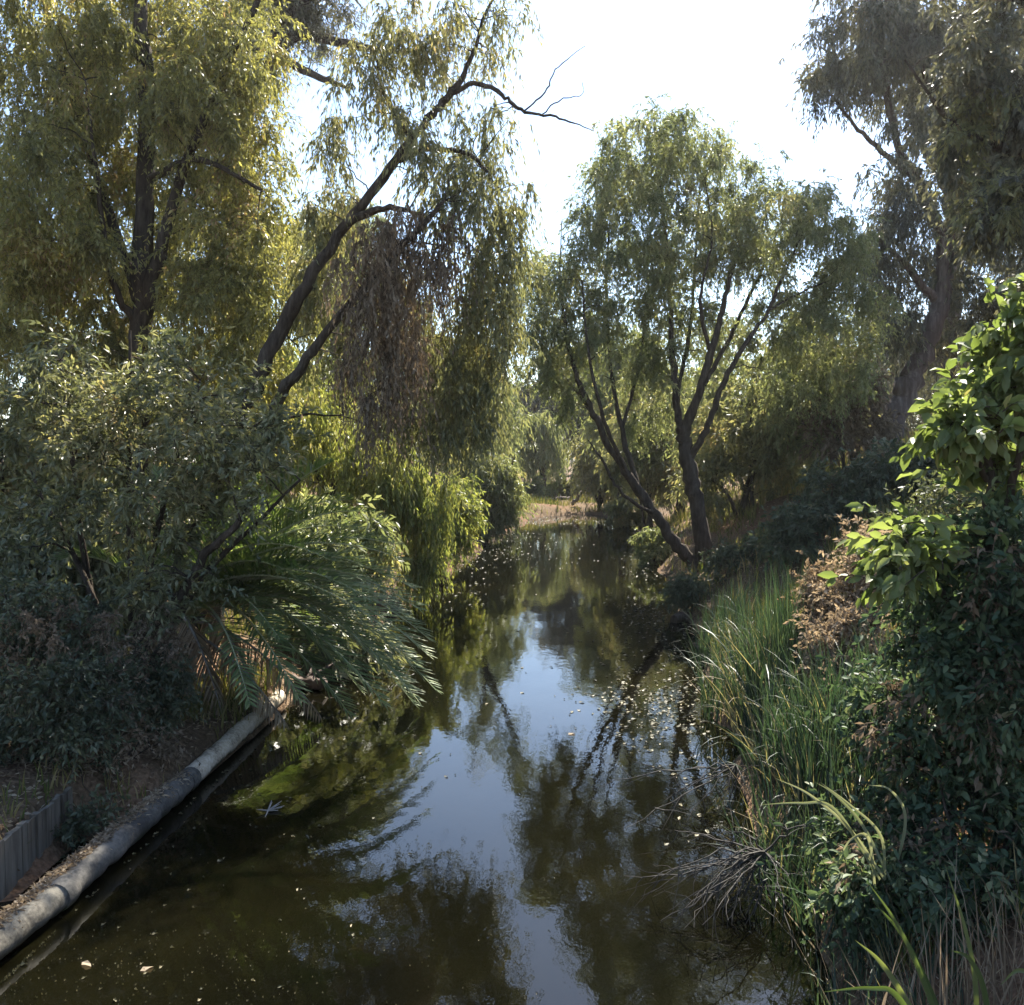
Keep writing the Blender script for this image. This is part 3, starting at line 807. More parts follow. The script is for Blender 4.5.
# understory on the right slope
d = 25.0
bx, by = P(745, 510, d)[0], d
grow('olive_thicket', 'olive green leafy thicket standing behind the forked willow stems', 'shrub',
     stems(bx, by, [P(720, 430, d), P(750, 390, d), P(770, 440, d), P(700, 470, d), P(790, 400, d)], 0.06),
     [(740, 430, d, 45, 50, 1.3, 46), (775, 440, d, 35, 60, 1.2, 34), (710, 480, d, 30, 40, 1.0, 22), (780, 380, d, 40, 40, 1.3, 26)],
     dict(mat='leaf_olive', rho=0.4, ns=19, nl=12, ll=0.14, lw=0.048, hang=0.25, up=0.4, spread=0.7, droop=0.1), 34, first='stem', other='stem')
d = 24.0
bx, by = P(820, 480, d)[0], d
grow('dark_evergreen', 'dark green evergreen shrub below the right side of the willow crown', 'shrub',
     stems(bx, by, [P(800, 340, d), P(830, 360, d), P(790, 400, d), P(850, 400, d)], 0.07),
     [(805, 350, d, 38, 45, 1.1, 40), (835, 400, d, 30, 45, 1.1, 30), (800, 430, d, 40, 40, 1.1, 26)],
     dict(mat='leaf_willow', rho=0.42, ns=20, nl=12, ll=0.15, lw=0.05, hang=0.3, up=0.3, spread=0.7, droop=0.2), 35, first='stem', other='stem')
d = 23.0
bx, by = P(850, 460, d)[0], d
grow('rusty_shrub', 'rusty brown dry shrub at the foot of the leaning gum trunk', 'shrub',
     stems(bx, by, [P(840, 370, d), P(860, 390, d), P(875, 420, d), P(825, 410, d)], 0.05),
     [(850, 395, d, 30, 45, 1.0, 34), (830, 430, d, 30, 30, 1.0, 22), (880, 430, d - .4, 22, 20, .8, 12)],
     dict(mat='leaf_brown', rho=0.36, ns=14, nl=11, ll=0.13, lw=0.045, hang=0.2, up=0.4, spread=0.8, droop=0.2), 36, first='stem', other='stem')
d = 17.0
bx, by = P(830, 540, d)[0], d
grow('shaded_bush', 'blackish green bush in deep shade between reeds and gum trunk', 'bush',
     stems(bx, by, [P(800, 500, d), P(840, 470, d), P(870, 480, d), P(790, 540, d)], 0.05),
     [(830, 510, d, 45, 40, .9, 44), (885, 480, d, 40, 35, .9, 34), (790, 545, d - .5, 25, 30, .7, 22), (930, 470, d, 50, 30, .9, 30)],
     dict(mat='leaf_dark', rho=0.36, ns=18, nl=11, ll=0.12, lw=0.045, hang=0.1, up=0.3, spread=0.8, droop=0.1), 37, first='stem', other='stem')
d = 40.0
for (px, py, dd, rx, ry, nm, lab, mt, sd) in (
        (680, 430, 38, 70, 60, 'backing_tree', 'mid green tree filling the gap behind the forked willow trunk', 'leaf_olive', 41),
        (860, 400, 42, 70, 50, 'backing_tree', 'hazy tree low behind the gum trunks on the right slope', 'leaf_euc', 42),
        (620, 380, 44, 50, 60, 'backing_tree', 'grey green tree beyond the left leaning willow stem', 'leaf_willow', 43),
        (1020, 380, 36, 70, 70, 'backing_tree', 'dim tree behind the broad leaved bush at the right edge', 'leaf_euc', 44),
        (330, 420, 34, 90, 70, 'backing_tree', 'olive tree glimpsed between the leaning stems of the left bank', 'leaf_olive', 45),
        (120, 400, 30, 130, 90, 'backing_tree', 'shadowy tree deep behind the upright trunk on the left', 'leaf_dark', 46),
        (930, 390, 46, 70, 60, 'backing_tree', 'dusky tree showing between the gum trunks and the broad leaved bush', 'leaf_willow', 53),
        (345, 270, 42, 60, 70, 'backing_tree', 'faint tall tree seen through the leaning crown on the left', 'leaf_willow', 52),
        (420, 430, 75, 70, 45, 'backing_tree', 'hazy olive tree low on the horizon left of the canal end', 'leaf_olive', 48),
        (560, 450, 95, 60, 35, 'backing_tree', 'distant hazy tree on the horizon beyond the sandbar', 'leaf_willow', 49),
        (680, 440, 80, 80, 45, 'backing_tree', 'distant tree on the horizon far behind the forked willow', 'leaf_euc', 50),
        (425, 390, 50, 50, 60, 'backing_tree', 'soft green tree far behind the left bank willows', 'leaf_willow', 47)):
    b0 = on_ground(P(px, 480, dd)[0], dd, -.2)
    k = dd / F_PX
    grow(nm, lab, 'tree',
         [[(*b0, .22), *LB([(px + 3, (py + 480) / 2, dd, .17), (px - 4, py, dd, .12), (px + 5, py - ry * .8, dd, .04)])],
          LB([(px, py + ry * .5, dd, .1), (px - rx * .5, py, dd, .06), (px - rx * .7, py - ry * .4, dd, .02)]),
          LB([(px, py + ry * .4, dd, .1), (px + rx * .5, py - ry * .1, dd, .06), (px + rx * .7, py - ry * .4, dd, .02)])],
         [(px, py, dd, rx, ry, rx * k * .7, 80), (px, py - ry * .3, dd, rx * .7, ry * .7, rx * k * .6, 30)],
         dict(mat=mt, rho=0.75, ns=24, nl=13, ll=0.22, lw=0.055, hang=0.5, up=0.3, spread=0.7, droop=0.3), sd, group='trees filling the background')

for (px, py, dd, rx, ry, lab, mt, sd) in (
        (60, 440, 20, 110, 70, 'olive thicket behind the pale bush at the left edge', 'leaf_olive', 141),
        (275, 330, 21, 100, 130, 'yellowish thicket behind the dark leaning stems', 'leaf_lime', 142),
        (-60, 300, 18, 110, 130, 'green shrubby mass behind the yellow tree at the far left edge', 'leaf_willow', 143),
        (650, 440, 33, 50, 50, 'olive thicket between the two willow stems on the far side', 'leaf_olive', 144),
        (318, 640, 12.9, 62, 30, 'added low thicket darkening the bare bank below the palm fronds', 'leaf_grey', 149),  # thicket added to darken the bare soil under the fronds
        (40, 560, 11.5, 110, 50, 'low dusty thicket under the pale bush on the left', 'leaf_grey', 146),
        (300, 545, 16, 90, 40, 'low green thicket directly behind the palm fronds', 'leaf_willow', 147),
        (800, 450, 27, 80, 60, 'olive brown thicket between the evergreen shrub and gum trunk', 'leaf_olive', 148),
        (720, 400, 30, 60, 50, 'dull green thicket directly behind the willow fork', 'leaf_willow', 145)):
    bx = P(px, 500, dd)[0]
    k = dd / F_PX
    grow('thicket', lab, 'shrub', stems(bx, dd, [P(px - rx * .5, py, dd), P(px + rx * .5, py, dd), P(px, py - ry * .7, dd), P(px - rx * .2, py + 10, dd - .3)], .05),
         [(px, py, dd, rx, ry, rx * k * .6, 80), (px, py + ry * .6, dd, rx, ry * .6, rx * k * .6, 40)],
         dict(mat=mt, rho=.45, ns=19, nl=12, ll=.15, lw=.045, hang=.35, up=.4, spread=.7, droop=.2), sd, first='stem', other='stem', group='thickets behind the banks')

for (px, py, dd, rx, ry, lab, mt, sd) in (
        (655, 548, 26, 22, 22, 'small dark bush overhanging the water left of the willow foot', 'leaf_willow', 151),
        (738, 560, 17.5, 36, 26, 'dark low bush on the slope right of the willow foot', 'leaf_dark', 152),
        (690, 590, 17, 22, 16, 'low ragged bush at the waterline below the willow foot', 'leaf_dark', 153),
        (528, 492, 55, 20, 16, 'pale low bush left of the dome shaped willow at the canal end', 'leaf_willow', 157),
        (566, 492, 57, 18, 16, 'soft low bush right of the dome shaped willow at the canal end', 'leaf_olive', 158),
        (630, 515, 40, 24, 18, 'faded bush at the waterline far along the right bank', 'leaf_olive', 154)):
    c = P(px, py, dd)
    k = dd / F_PX
    grow('foot_bush', lab, 'bush', stems(c[0] + .1, dd, [P(px - rx * .6, py, dd), P(px + rx * .6, py, dd), P(px, py - ry * .7, dd)], .02),
         [(px, py, dd, rx, ry, rx * k * .7, 40)],
         dict(mat=mt, rho=.22, ns=18, nl=11, ll=.004 * dd, lw=.0016 * dd, hang=.1, up=.4, spread=.8, droop=.1), sd, first='stem', other='stem', group='low bushes near the water')

for (x_, y_, lab, mt, sd) in ((5.2, 7.6, 'olive shrub on the slope just behind the broad leaved bush', 'leaf_olive', 161),
                              (4.9, 9.8, 'grey shrub on the slope between the dry brown shrub and the right edge', 'leaf_grey', 162)):
    z_ = float(gh(x_, y_))
    q_ = np.array([x_, y_, z_ + .75]) - np.array([0, 0, CAM_H])
    px_ = CX + F_PX * q_[0] / y_
    py_ = 460 - F_PX * q_[2] / y_
    k_ = F_PX / y_
    grow('slope_shrub', lab, 'shrub', stems(x_, y_, [(x_ - .4, y_, z_ + .9), (x_ + .4, y_ + .2, z_ + 1.0), (x_, y_ - .3, z_ + 1.2)], .025),
         [(px_, py_, y_, .75 * k_, .6 * k_, .7, 60)],
         dict(mat=mt, rho=.24, ns=16, nl=11, ll=.07, lw=.024, hang=.06, up=.4, spread=.9, droop=.1), sd, first='stem', other='stem', group='shrubs on the right slope')

d = 7.9
bx = P(140, 770, d)[0]
grow('dead_shrub', 'small dead brown shrub on the bank between the boards and the palm', 'shrub',
     stems(bx, d, [P(120, 740, d), P(150, 735, d), P(170, 750, d + .3), P(135, 720, d)], .012),
     [(140, 748, d, 34, 22, .3, 22), (165, 735, d + .8, 30, 20, .3, 16)],
     dict(mat='leaf_brown', rho=.14, ns=14, nl=9, ll=.045, lw=.016, hang=.03, up=.5, spread=.9, droop=0.), 156, first='stem', other='stem', twig='dead_twig')

# broad leaved bush in the right foreground
d = 5.4
b0 = on_ground(P(985, 760, d)[0], d + .1, -.1)
br = [[(*b0, .05)] + LB([(985, 640, d, .04), (990, 520, d, .03), (985, 400, d, .02), (975, 330, d, .008)]),
      LB([(985, 640, d, .03), (940, 590, d - .1, .02), (905, 560, d - .2, .012), (875, 540, d - .3, .005)]),
      LB([(988, 560, d, .03), (1020, 450, d - .2, .02), (1030, 350, d - .3, .01), (1020, 300, d - .3, .005)]),
      LB([(986, 600, d, .025), (1030, 600, d - .4, .02), (1060, 560, d - .5, .01)]),
      LB([(987, 480, d, .02), (955, 430, d - .2, .012), (930, 400, d - .3, .005)])]
grow('broad_leaved_bush', 'bushy plant with large bright green oval leaves at the right picture edge', 'bush', br,
     [(1000, 390, d, 38, 50, .35, 34), (1030, 335, d - .3, 30, 36, .3, 14), (962, 425, d - .3, 30, 36, .2, 15), (896, 556, d - .3, 30, 26, .25, 14), (1005, 470, d + .1, 34, 36, .3, 12), (940, 530, d, 26, 24, .2, 4)],
     dict(mat='leaf_green', rho=0.16, ns=9, nl=7, ll=0.09, lw=0.046, hang=0.03, up=0.5, spread=0.6, droop=0.25, fold=True, core=0.3, twig_w=0.01), 51, first='stem', other='stem')

# dark creeping growth below it; upper dark leaves stand for the bush's shaded half
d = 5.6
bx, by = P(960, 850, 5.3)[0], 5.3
grow('undergrowth_and_bush_shade', 'dark blue green undergrowth below the broad leaved bush, doubling as its shaded lower half', 'bush',
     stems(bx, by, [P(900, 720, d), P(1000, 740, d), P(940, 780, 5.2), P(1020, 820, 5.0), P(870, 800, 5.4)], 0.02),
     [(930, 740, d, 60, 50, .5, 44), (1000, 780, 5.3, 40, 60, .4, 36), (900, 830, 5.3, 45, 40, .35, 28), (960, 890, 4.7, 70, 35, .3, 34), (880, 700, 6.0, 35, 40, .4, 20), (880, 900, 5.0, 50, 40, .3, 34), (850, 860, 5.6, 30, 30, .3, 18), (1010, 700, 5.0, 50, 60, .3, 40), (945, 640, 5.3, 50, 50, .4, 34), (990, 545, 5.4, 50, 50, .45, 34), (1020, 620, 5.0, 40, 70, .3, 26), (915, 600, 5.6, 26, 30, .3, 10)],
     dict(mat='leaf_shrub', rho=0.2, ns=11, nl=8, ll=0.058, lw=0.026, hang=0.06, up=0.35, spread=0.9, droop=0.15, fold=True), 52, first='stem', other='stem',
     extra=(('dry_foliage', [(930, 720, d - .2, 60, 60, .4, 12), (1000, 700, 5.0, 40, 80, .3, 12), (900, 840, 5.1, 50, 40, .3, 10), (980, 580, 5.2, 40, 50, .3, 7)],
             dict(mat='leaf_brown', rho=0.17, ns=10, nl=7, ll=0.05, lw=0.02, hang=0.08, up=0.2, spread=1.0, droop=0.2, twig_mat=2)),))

# dry brown shrub between reeds and bush
d = 8.6
bx, by = P(860, 720, d)[0], d
grow('dry_shrub', 'dry pinkish brown shrub of fine dead twigs beside the green reeds', 'shrub',
     stems(bx, by, [P(830, 620, d), P(860, 560, d), P(885, 540, d), P(840, 680, d - .3), P(880, 640, d)], 0.02),
     [(845, 635, d - .3, 38, 40, .5, 46), (865, 565, d, 22, 40, .4, 26), (845, 690, d - .6, 36, 30, .4, 24), (825, 590, d + .2, 18, 30, .4, 14)],
     dict(mat='leaf_dry', rho=0.2, ns=20, nl=11, ll=0.05, lw=0.02, hang=0.02, up=0.6, spread=0.9, droop=0.0), 53, first='stem', other='stem', twig='dead_twig')


# ------------------------------------------------------------------ reeds
def reed_clump(name, label, cx_, cy_, rx_, ry_, n, hmin, hmax, w, seed, mat='reed', lean=0.10, bend=0.35, group=None, floor=0.0):
    rng = np.random.default_rng(seed)
    u = rng.uniform(0, 2 * math.pi, n)
    r_ = np.sqrt(rng.random(n))
    b = np.stack([cx_ + rx_ * r_ * np.cos(u), cy_ + ry_ * r_ * np.sin(u), np.zeros(n)], -1)
    b[:, 2] = np.maximum(gh(b[:, 0], b[:, 1]), floor - 0.1) - 0.05
    mbb = MB()
    dead = rng.random(n) < 0.19
    rr = np.where(dead, rng.uniform(0.9, 1.0, n), rng.uniform(0, 0.75, n))
    bnd = np.abs(rng.normal(0, bend, n)) + (rng.random(n) < 0.18) * rng.uniform(0.8, 2.2, n)
    lnn = np.abs(rng.normal(0, lean, n)) + dead * rng.uniform(0, 0.45, n)
    blades(mbb, b, rng, rng.uniform(hmin, hmax, n) * (1 - 0.25 * dead), w * rng.uniform(0.6, 1.35, n), lnn, bnd, 0, 8, None, rr)
    base = (cx_, cy_, float(max(gh(cx_, cy_), 0)))
    o = mbb.build(name, M[mat], None, base)
    return tag(o, label, 'reeds', group)


g = 'reed clumps along the right bank'
x, y, _ = G(758, 735)
reed_clump('reed_clump', 'tall sunlit reed clump with straw coloured dead blades at the water edge', x, 9.2, .36, .6, 800, 0.7, 1.75, .019, 61, group=g)
for px_, py_, dd_, n_, lab_ in ((800, 760, 7.6, 420, 'cool dark green reeds in front of the dry brown shrub'), (850, 790, 6.9, 380, 'dark arching reeds where the slope meets the undergrowth'),
                                (890, 750, 7.2, 340, 'reeds mixed into the undergrowth left of the broad leaved bush'), (735, 690, 10.4, 300, 'narrow reed fringe at the waterline beyond the sunlit reeds')):
    reed_clump('reed_clump', lab_, P(px_, py_, dd_)[0], dd_, .4, .5, n_, .6, 1.25, .014, 600 + px_, group=g, lean=.2, bend=.6)
x, y, _ = P(800, 700, 8.2)
reed_clump('reed_clump', 'dark green reed clump in shade just right of the sunlit reeds', x, 8.2, .38, .55, 420, .5, 1.0, .015, 62, group=g)
x = P(850, 800, 6.6)[0]
reed_clump('reed_clump', 'shaded blue green reeds below the dry brown shrub', x, 6.8, .35, .6, 380, .5, 1.0, .013, 63, group=g)
reed_clump('reed_clump', 'dark short reeds hiding the bank edge behind the bare dead branches', 2.05, 6.1, .3, .9, 600, .35, .85, .012, 65, group=g, lean=.4)
reed_clump('reed_clump', 'dark ragged reeds at the bottom edge beside the black water', 1.95, 4.6, .3, .7, 400, .2, .5, .009, 66, group=g, lean=.4)
x = P(725, 610, 13)[0]
reed_clump('reed_clump', 'short reed tuft near the willow foot on the right', x, 13.2, .35, .8, 260, .5, 1.1, .02, 64, group=g)


# ------------------------------------------------------------------ palm
def frond(mbb, base, tip, sag, n, ll, lw, rng, dead=False, r0=0.024):
    base, tip = np.asarray(base, float), np.asarray(tip, float)
    mid = (base + tip) / 2 + np.array([0, 0, sag])
    t = np.linspace(0, 1, 26)[:, None]
    q = base * (1 - t) ** 2 + 2 * mid * t * (1 - t) + tip * t ** 2
    tube(mbb, q, np.linspace(r0, 0.003, 26), 5, 0, 0.5)
    tang = nrm(np.gradient(q, axis=0))
    ts = np.linspace(0.16, 0.995, n)
    for sgn in (-1, 1):
        k = ts * 25
        i0 = np.clip(k.astype(int), 0, 24)
        f = (k - i0)[:, None]
        p = q[i0] * (1 - f) + q[i0 + 1] * f
        tg = nrm(tang[i0] * (1 - f) + tang[i0 + 1] * f)
        side = nrm(np.cross(tg, np.array([0, 0, 1.0])) + 1e-6) * sgn
        upv = nrm(np.cross(side, tg)) * sgn
        upv = np.where(upv[:, 2:3] < 0, -upv, upv)
        fl = 0.35 if not dead else -0.5
        ang = (0.95 - 0.45 * ts)[:, None] + rng.normal(0, 0.09, (n, 1))
        dr = nrm(side * np.sin(ang) + tg * np.cos(ang) + upv * (fl + rng.normal(0, 0.12, (n, 1))))
        L = ll * (np.sin(np.clip(ts * 1.02, 0, 1) ** 0.75 * math.pi) ** 0.55 * 0.75 + 0.28) * rng.uniform(0.85, 1.1, n)
        L = L[:, None]
        w = nrm(np.cross(dr, upv)) * lw * 0.5
        drop = np.array([0, 0, -1.0])
        dp = 0.10 if not dead else 0.4
        a = p
        b_ = p + dr * L * 0.5 + drop * L * dp * 0.3
        c = p + dr * L + drop * L * dp
        V = np.stack([a + w * .6, a - w * .6, b_ + w, b_ - w, c + w * .12, c - w * .12], 1).reshape(-1, 3)
        i = np.arange(n)[:, None, None] * 6
        Fq = (i + np.array([[0, 1, 3, 2], [2, 3, 5, 4]])[None]).reshape(-1, 4)
        mbb.add(V, Fq, 1, np.repeat(rng.random(n), 2))


rng = np.random.default_rng(71)
pc = P(178, 615, 10.8)
pb = on_ground(pc[0], 10.8, -.1)
palm = thing('palm', 'short date palm with long arching green fronds reaching over the water', 'palm', pb)
mbb = MB()
tp = np.linspace(pb, pc, 12)
tube(mbb, tp, 0.19 + 0.03 * np.cos(np.arange(12) * 2.2), 14, 0, 0.5, rng, 0.22)
mbb.build('trunk', M['bark'], palm)
tips = [(330, 462, 9.6, .5), (372, 512, 9.6, .8), (405, 560, 9.4, .9), (413, 588, 9.9, 1.0), (398, 545, 10.6, .8), (428, 655, 9.8, 1.2), (436, 690, 10.2, 1.3), (418, 700, 9.6, 1.25),
        (385, 705, 9.3, 1.1), (350, 715, 9.4, 1.0), (400, 640, 9.0, 1.0), (370, 600, 8.8, .9), (330, 560, 8.6, .8), (410, 620, 11.2, 1.1), (420, 668, 11.0, 1.2), (300, 700, 8.7, .9),
        (255, 480, 10.0, .4), (210, 450, 10.6, .3), (285, 470, 11.2, .4), (120, 500, 10.8, .4), (60, 560, 10.2, .6), (240, 520, 12.4, .6), (160, 470, 12, .3), (320, 640, 12.6, 1.1), (250, 705, 8.3, .8),
        (360, 530, 11.2, .8), (345, 590, 10.2, .9), (375, 660, 10.8, 1.1), (310, 510, 10.2, .6), (395, 600, 10.4, 1.0), (430, 640, 10.6, 1.1), (360, 690, 10.8, 1.1),
        (350, 500, 10.3, .7), (385, 575, 9.9, .9), (420, 610, 9.6, 1.05), (340, 670, 9.8, 1.0), (405, 685, 10.0, 1.2), (300, 580, 9.2, .8), (280, 640, 9.0, .8), (300, 545, 10.6, .7), (320, 620, 10.8, .9), (415, 705, 10.6, 1.3)]
for i, (a, b_, dd, sg) in enumerate(tips):
    mbb = MB()
    st_ = pc + rng.normal(0, 0.07, 3)
    frond(mbb, st_, P(a, b_, dd), sg, 74, 0.46, 0.024, rng)
    mbb.build('frond', [M['rachis'], M['palm']], palm)
for (a, b_, dd, sg) in [(172, 715, 9.9, .35), (192, 728, 9.8, .35), (285, 722, 9.5, .45), (262, 712, 9.9, .5), (100, 745, 9.5, .3), (320, 715, 10.0, .5), (225, 725, 9.4, .4), (150, 720, 9.2, .3)]:
    mbb = MB()
    frond(mbb, pc + rng.normal(0, 0.08, 3) - np.array([0, 0, .1]), P(a, b_, dd), sg, 50, 0.30, 0.022, rng, True)
    tag(mbb.build('frond', [M['dead_twig'], M['leaf_dry']], palm), 'dead straw coloured hanging frond')

# ------------------------------------------------------------------ pipe along the left bank


def pipe_mat(name, c_dark, c_mid, c_pale, rough):
    m, nt, nd, lk, out = new_mat(name)
    geo = nd.new("ShaderNodeNewGeometry")
    na = nd.new("ShaderNodeTexNoise"); na.inputs["Scale"].default_value = 2.2; na.inputs["Detail"].default_value = 9; na.inputs["Roughness"].default_value = 0.7
    nb = nd.new("ShaderNodeTexNoise"); nb.inputs["Scale"].default_value = 38; nb.inputs["Detail"].default_value = 6
    for q in (na, nb):
        lk.new(geo.outputs["Position"], q.inputs["Vector"])
    mixf = nd.new("ShaderNodeMath"); mixf.operation = 'MULTIPLY_ADD'; mixf.inputs[1].default_value = 0.35
    lk.new(nb.outputs["Fac"], mixf.inputs[0]); lk.new(na.outputs["Fac"], mixf.inputs[2])
    r = ramp(nd, [(0.50, c_dark), (0.62, c_mid), (0.80, c_pale)])
    lk.new(mixf.outputs[0], r.inputs[0])
    # waterline stain: a band of algae and mud near the water
    sx = nd.new("ShaderNodeSeparateXYZ")
    lk.new(geo.outputs["Position"], sx.inputs[0])
    wl = nd.new("ShaderNodeMath"); wl.operation = 'MULTIPLY_ADD'; wl.inputs[1].default_value = 0.14
    lk.new(na.outputs["Fac"], wl.inputs[0]); lk.new(sx.outputs["Z"], wl.inputs[2])
    mr = nd.new("ShaderNodeMapRange"); mr.inputs["From Min"].default_value = 0.12; mr.inputs["From Max"].default_value = 0.16
    lk.new(wl.outputs[0], mr.inputs["Value"])
    mx = nd.new("ShaderNodeMix"); mx.data_type = 'RGBA'
    lk.new(mr.outputs[0], mx.inputs[0])
    mx.inputs[6].default_value = (0.022, 0.024, 0.012, 1)
    lk.new(r.outputs[0], mx.inputs[7])
    b = nd.new("ShaderNodeBsdfPrincipled")
    b.inputs["Roughness"].default_value = rough
    b.inputs["Specular IOR Level"].default_value = 0.25
    lk.new(mx.outputs[2], b.inputs["Base Color"])
    bp = nd.new("ShaderNodeBump"); bp.inputs["Strength"].default_value = 0.7; bp.inputs["Distance"].default_value = 0.015
    lk.new(mixf.outputs[0], bp.inputs["Height"]); lk.new(bp.outputs[0], b.inputs["Normal"])
    lk.new(b.outputs[0], out.inputs[0])
    return m


pale = pipe_mat('pipe_pale_sunlit', (0.14, 0.11, 0.08), (0.42, 0.35, 0.26), (0.62, 0.55, 0.44), 0.85)  # sunlight on the far end is put into this lighter tone
grey = pipe_mat('pipe_grey_shaded', (0.022, 0.019, 0.015), (0.062, 0.055, 0.045), (0.17, 0.155, 0.125), 0.75)  # weathered grey, darkened for the shade over the near section
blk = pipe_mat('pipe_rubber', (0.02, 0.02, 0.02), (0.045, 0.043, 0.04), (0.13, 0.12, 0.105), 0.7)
rng = np.random.default_rng(81)
PR = 0.092
pz = 0.105
pa, pm1, pm2, pe = G(-90, 1010, pz), G(62, 893, pz), G(190, 778, pz), G(272, 713, pz)
pe = np.array([-2.86, 10.9, pz]); pm2 = np.array([G(188, 780, pz)[0], G(188, 780, pz)[1], pz])
pipe = thing('water_pipe', 'long round pipe with dark sleeve and pale sunlit end lying along the left bank', 'pipe', (*pm1[:2], 0))
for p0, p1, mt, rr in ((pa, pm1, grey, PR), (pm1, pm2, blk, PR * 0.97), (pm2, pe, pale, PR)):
    mbb = MB()
    t = np.linspace(0, 1, 30)[:, None]
    q = p0 * (1 - t) + p1 * t
    q[1:-1] += rng.normal(0, .004, (28, 3))
    tube(mbb, q, rr, 20, 0, .5, rng, 0.022, True)
    mbb.build('pipe_section', mt, pipe)
ax = nrm(pm2 - pm1)
for c in (pm1, pm2 - ax * .35, pm2):
    mbb = MB()
    t = np.linspace(-0.075, 0.075, 4)[:, None]
    tube(mbb, c + ax * t, np.array([PR * 1.05, PR * 1.13, PR * 1.13, PR * 1.05]), 20, 0, .5, None, 0, True)
    mbb.build('collar', blk, pipe)

# wooden boards behind the pipe
wood = rough_mat('weathered_boards', [(0.3, (0.045, 0.038, 0.03)), (0.5, (0.11, 0.095, 0.075)), (0.75, (0.21, 0.185, 0.15))], 10, 8, 0.9, 0.4, (1, 1, 0.12))
fb = thing('board_fence', 'low weathered grey board fence retaining the bank behind the pipe', 'fence', (-3.5, 6.2, 0))
mbb = MB()
yy = 3.2
while yy < 7.0:
    w = rng.uniform(.05, .075)
    box(mbb, (-3.52 + rng.normal(0, .006), yy, -.2), (-3.485 + rng.normal(0, .006), yy + w, .40 + rng.normal(0, .006)), 0, .5, rng.normal(0, .004, (8, 3)))
    yy += w + rng.uniform(.004, .014)
mbb.build('board_panel', wood, fb)
mbb = MB()
box(mbb, (-3.58, 3.2, .2), (-3.535, 7.0, .29))
mbb.build('rail', wood, fb)
for yy in (3.6, 5.3, 6.9):
    mbb = MB()
    box(mbb, (-3.66, yy - .045, -.3), (-3.59, yy + .045, .36))
    mbb.build('post', wood, fb)

# ------------------------------------------------------------------ small things
# bare branches standing in the water
rng = np.random.default_rng(91)


def dead_branch(name, label, root_p, n, spread, hang, seed):
    r_ = np.random.default_rng(seed)
    mbb = MB()
    for k in range(n):
        tgt = root_p + np.array([r_.normal(spread[0], .35), r_.normal(spread[1], .3), r_.normal(spread[2], .16)])
        m_ = (root_p + tgt) / 2 + r_.normal(0, .07, 3) + np.array([0, 0, .08])
        t = np.linspace(0, 1, 9)[:, None]
        q = root_p * (1 - t) ** 2 + 2 * m_ * t * (1 - t) + tgt * t ** 2
        q[1:] += r_.normal(0, .012, (8, 3))
        tube(mbb, q, np.linspace(.008, .002, 9), 4, 0)
        for _ in range(5):
            j = r_.integers(3, 8)
            e = q[j] + r_.normal(0, .14, 3) + (tgt - root_p) * .15 + np.array([0, 0, hang])
            tube(mbb, np.linspace(q[j], e, 5) + r_.normal(0, .008, (5, 3)), np.linspace(.004, .0012, 5), 3, 0)
    o = mbb.build(name, M['dead_twig'], None, root_p)
    o.data.materials[0] = M['grey_twig']
    return tag(o, label, 'branch')


dead_branch('dead_branch', 'bare grey dead branches drooping into the dark water by the reeds', np.array([1.72, 6.0, .34]), 34, (-.32, -.22, -.26), -.08, 1)
dead_branch('dead_branch', 'small bare twiggy branch lying at the foot of the reeds', np.array([1.95, 7.7, .35]), 12, (-.35, -.1, -.2), -.05, 2)


def log_(name, label, p0, p1, r, mt, seed, cat='log'):
    r_ = np.random.default_rng(seed)
    mbb = MB()
    t = np.linspace(0, 1, 14)[:, None]
    q = p0 * (1 - t) + p1 * t + r_.normal(0, r * .2, (14, 3))
    tube(mbb, q, np.linspace(r, r * .6, 14), 9, 0, .5, r_, .12, True)
    for _ in range(3):
        j = r_.integers(3, 12)
        tube(mbb, np.linspace(q[j], q[j] + np.array([r_.normal(0, .3), r_.normal(0, .2), r_.uniform(.1, .5)]), 5), np.linspace(r * .35, r * .1, 5), 5, 0)
    return tag(mbb.build(name, M[mt], None, q[0]), label, cat)


log_('fallen_log', 'fallen grey log lying on the far sandbar below the pale willow', on_ground(P(535, 505, 53)[0], 53, .15), on_ground(P(572, 505, 53)[0], 53.6, .3), .16, 'bark_pale', 3)
log_('fallen_log', 'leaning pale snag at the right end of the sandbar', on_ground(P(572, 508, 51.5)[0], 51.5, .1), P(584, 490, 51.5), .13, 'bark_pale', 4)
log_('fallen_log', 'dark half sunk log at the right bank below the willow', np.array([3.0, 16.5, .06]), np.array([4.1, 17.3, .14]), .10, 'bark', 5)
log_('fallen_log', 'short pale log resting across the bank behind the dead palm fronds', P(268, 682, 11.8), P(325, 684, 11.6), .11, 'bark_pale', 6)

# foreground blades, lower right
rng = np.random.default_rng(95)


def long_blade(mbb, pts, w, rnd):
    q = spline(pts, 8)
    n = len(q)
    t = np.linspace(0, 1, n)
    tg = nrm(np.gradient(q, axis=0))
    sd = nrm(np.cross(tg, np.array([0.1, -1.0, 0.15])))
    upv = np.cross(sd, tg)
    ww = (w * .5 * np.clip(1.02 - t ** 2.5, .03, 1) * (0.7 + .3 * np.minimum(1, t * 4)))[:, None]
    V = np.stack([q + sd * ww + upv * ww * .5, q, q - sd * ww + upv * ww * .5], 1).reshape(-1, 3)
    i = np.arange(n - 1)[:, None] * 3
    Fq = np.concatenate([np.hstack([i, i + 1, i + 4, i + 3]), np.hstack([i + 1, i + 2, i + 5, i + 4])])
    mbb.add(V, Fq, 0, rnd, True)


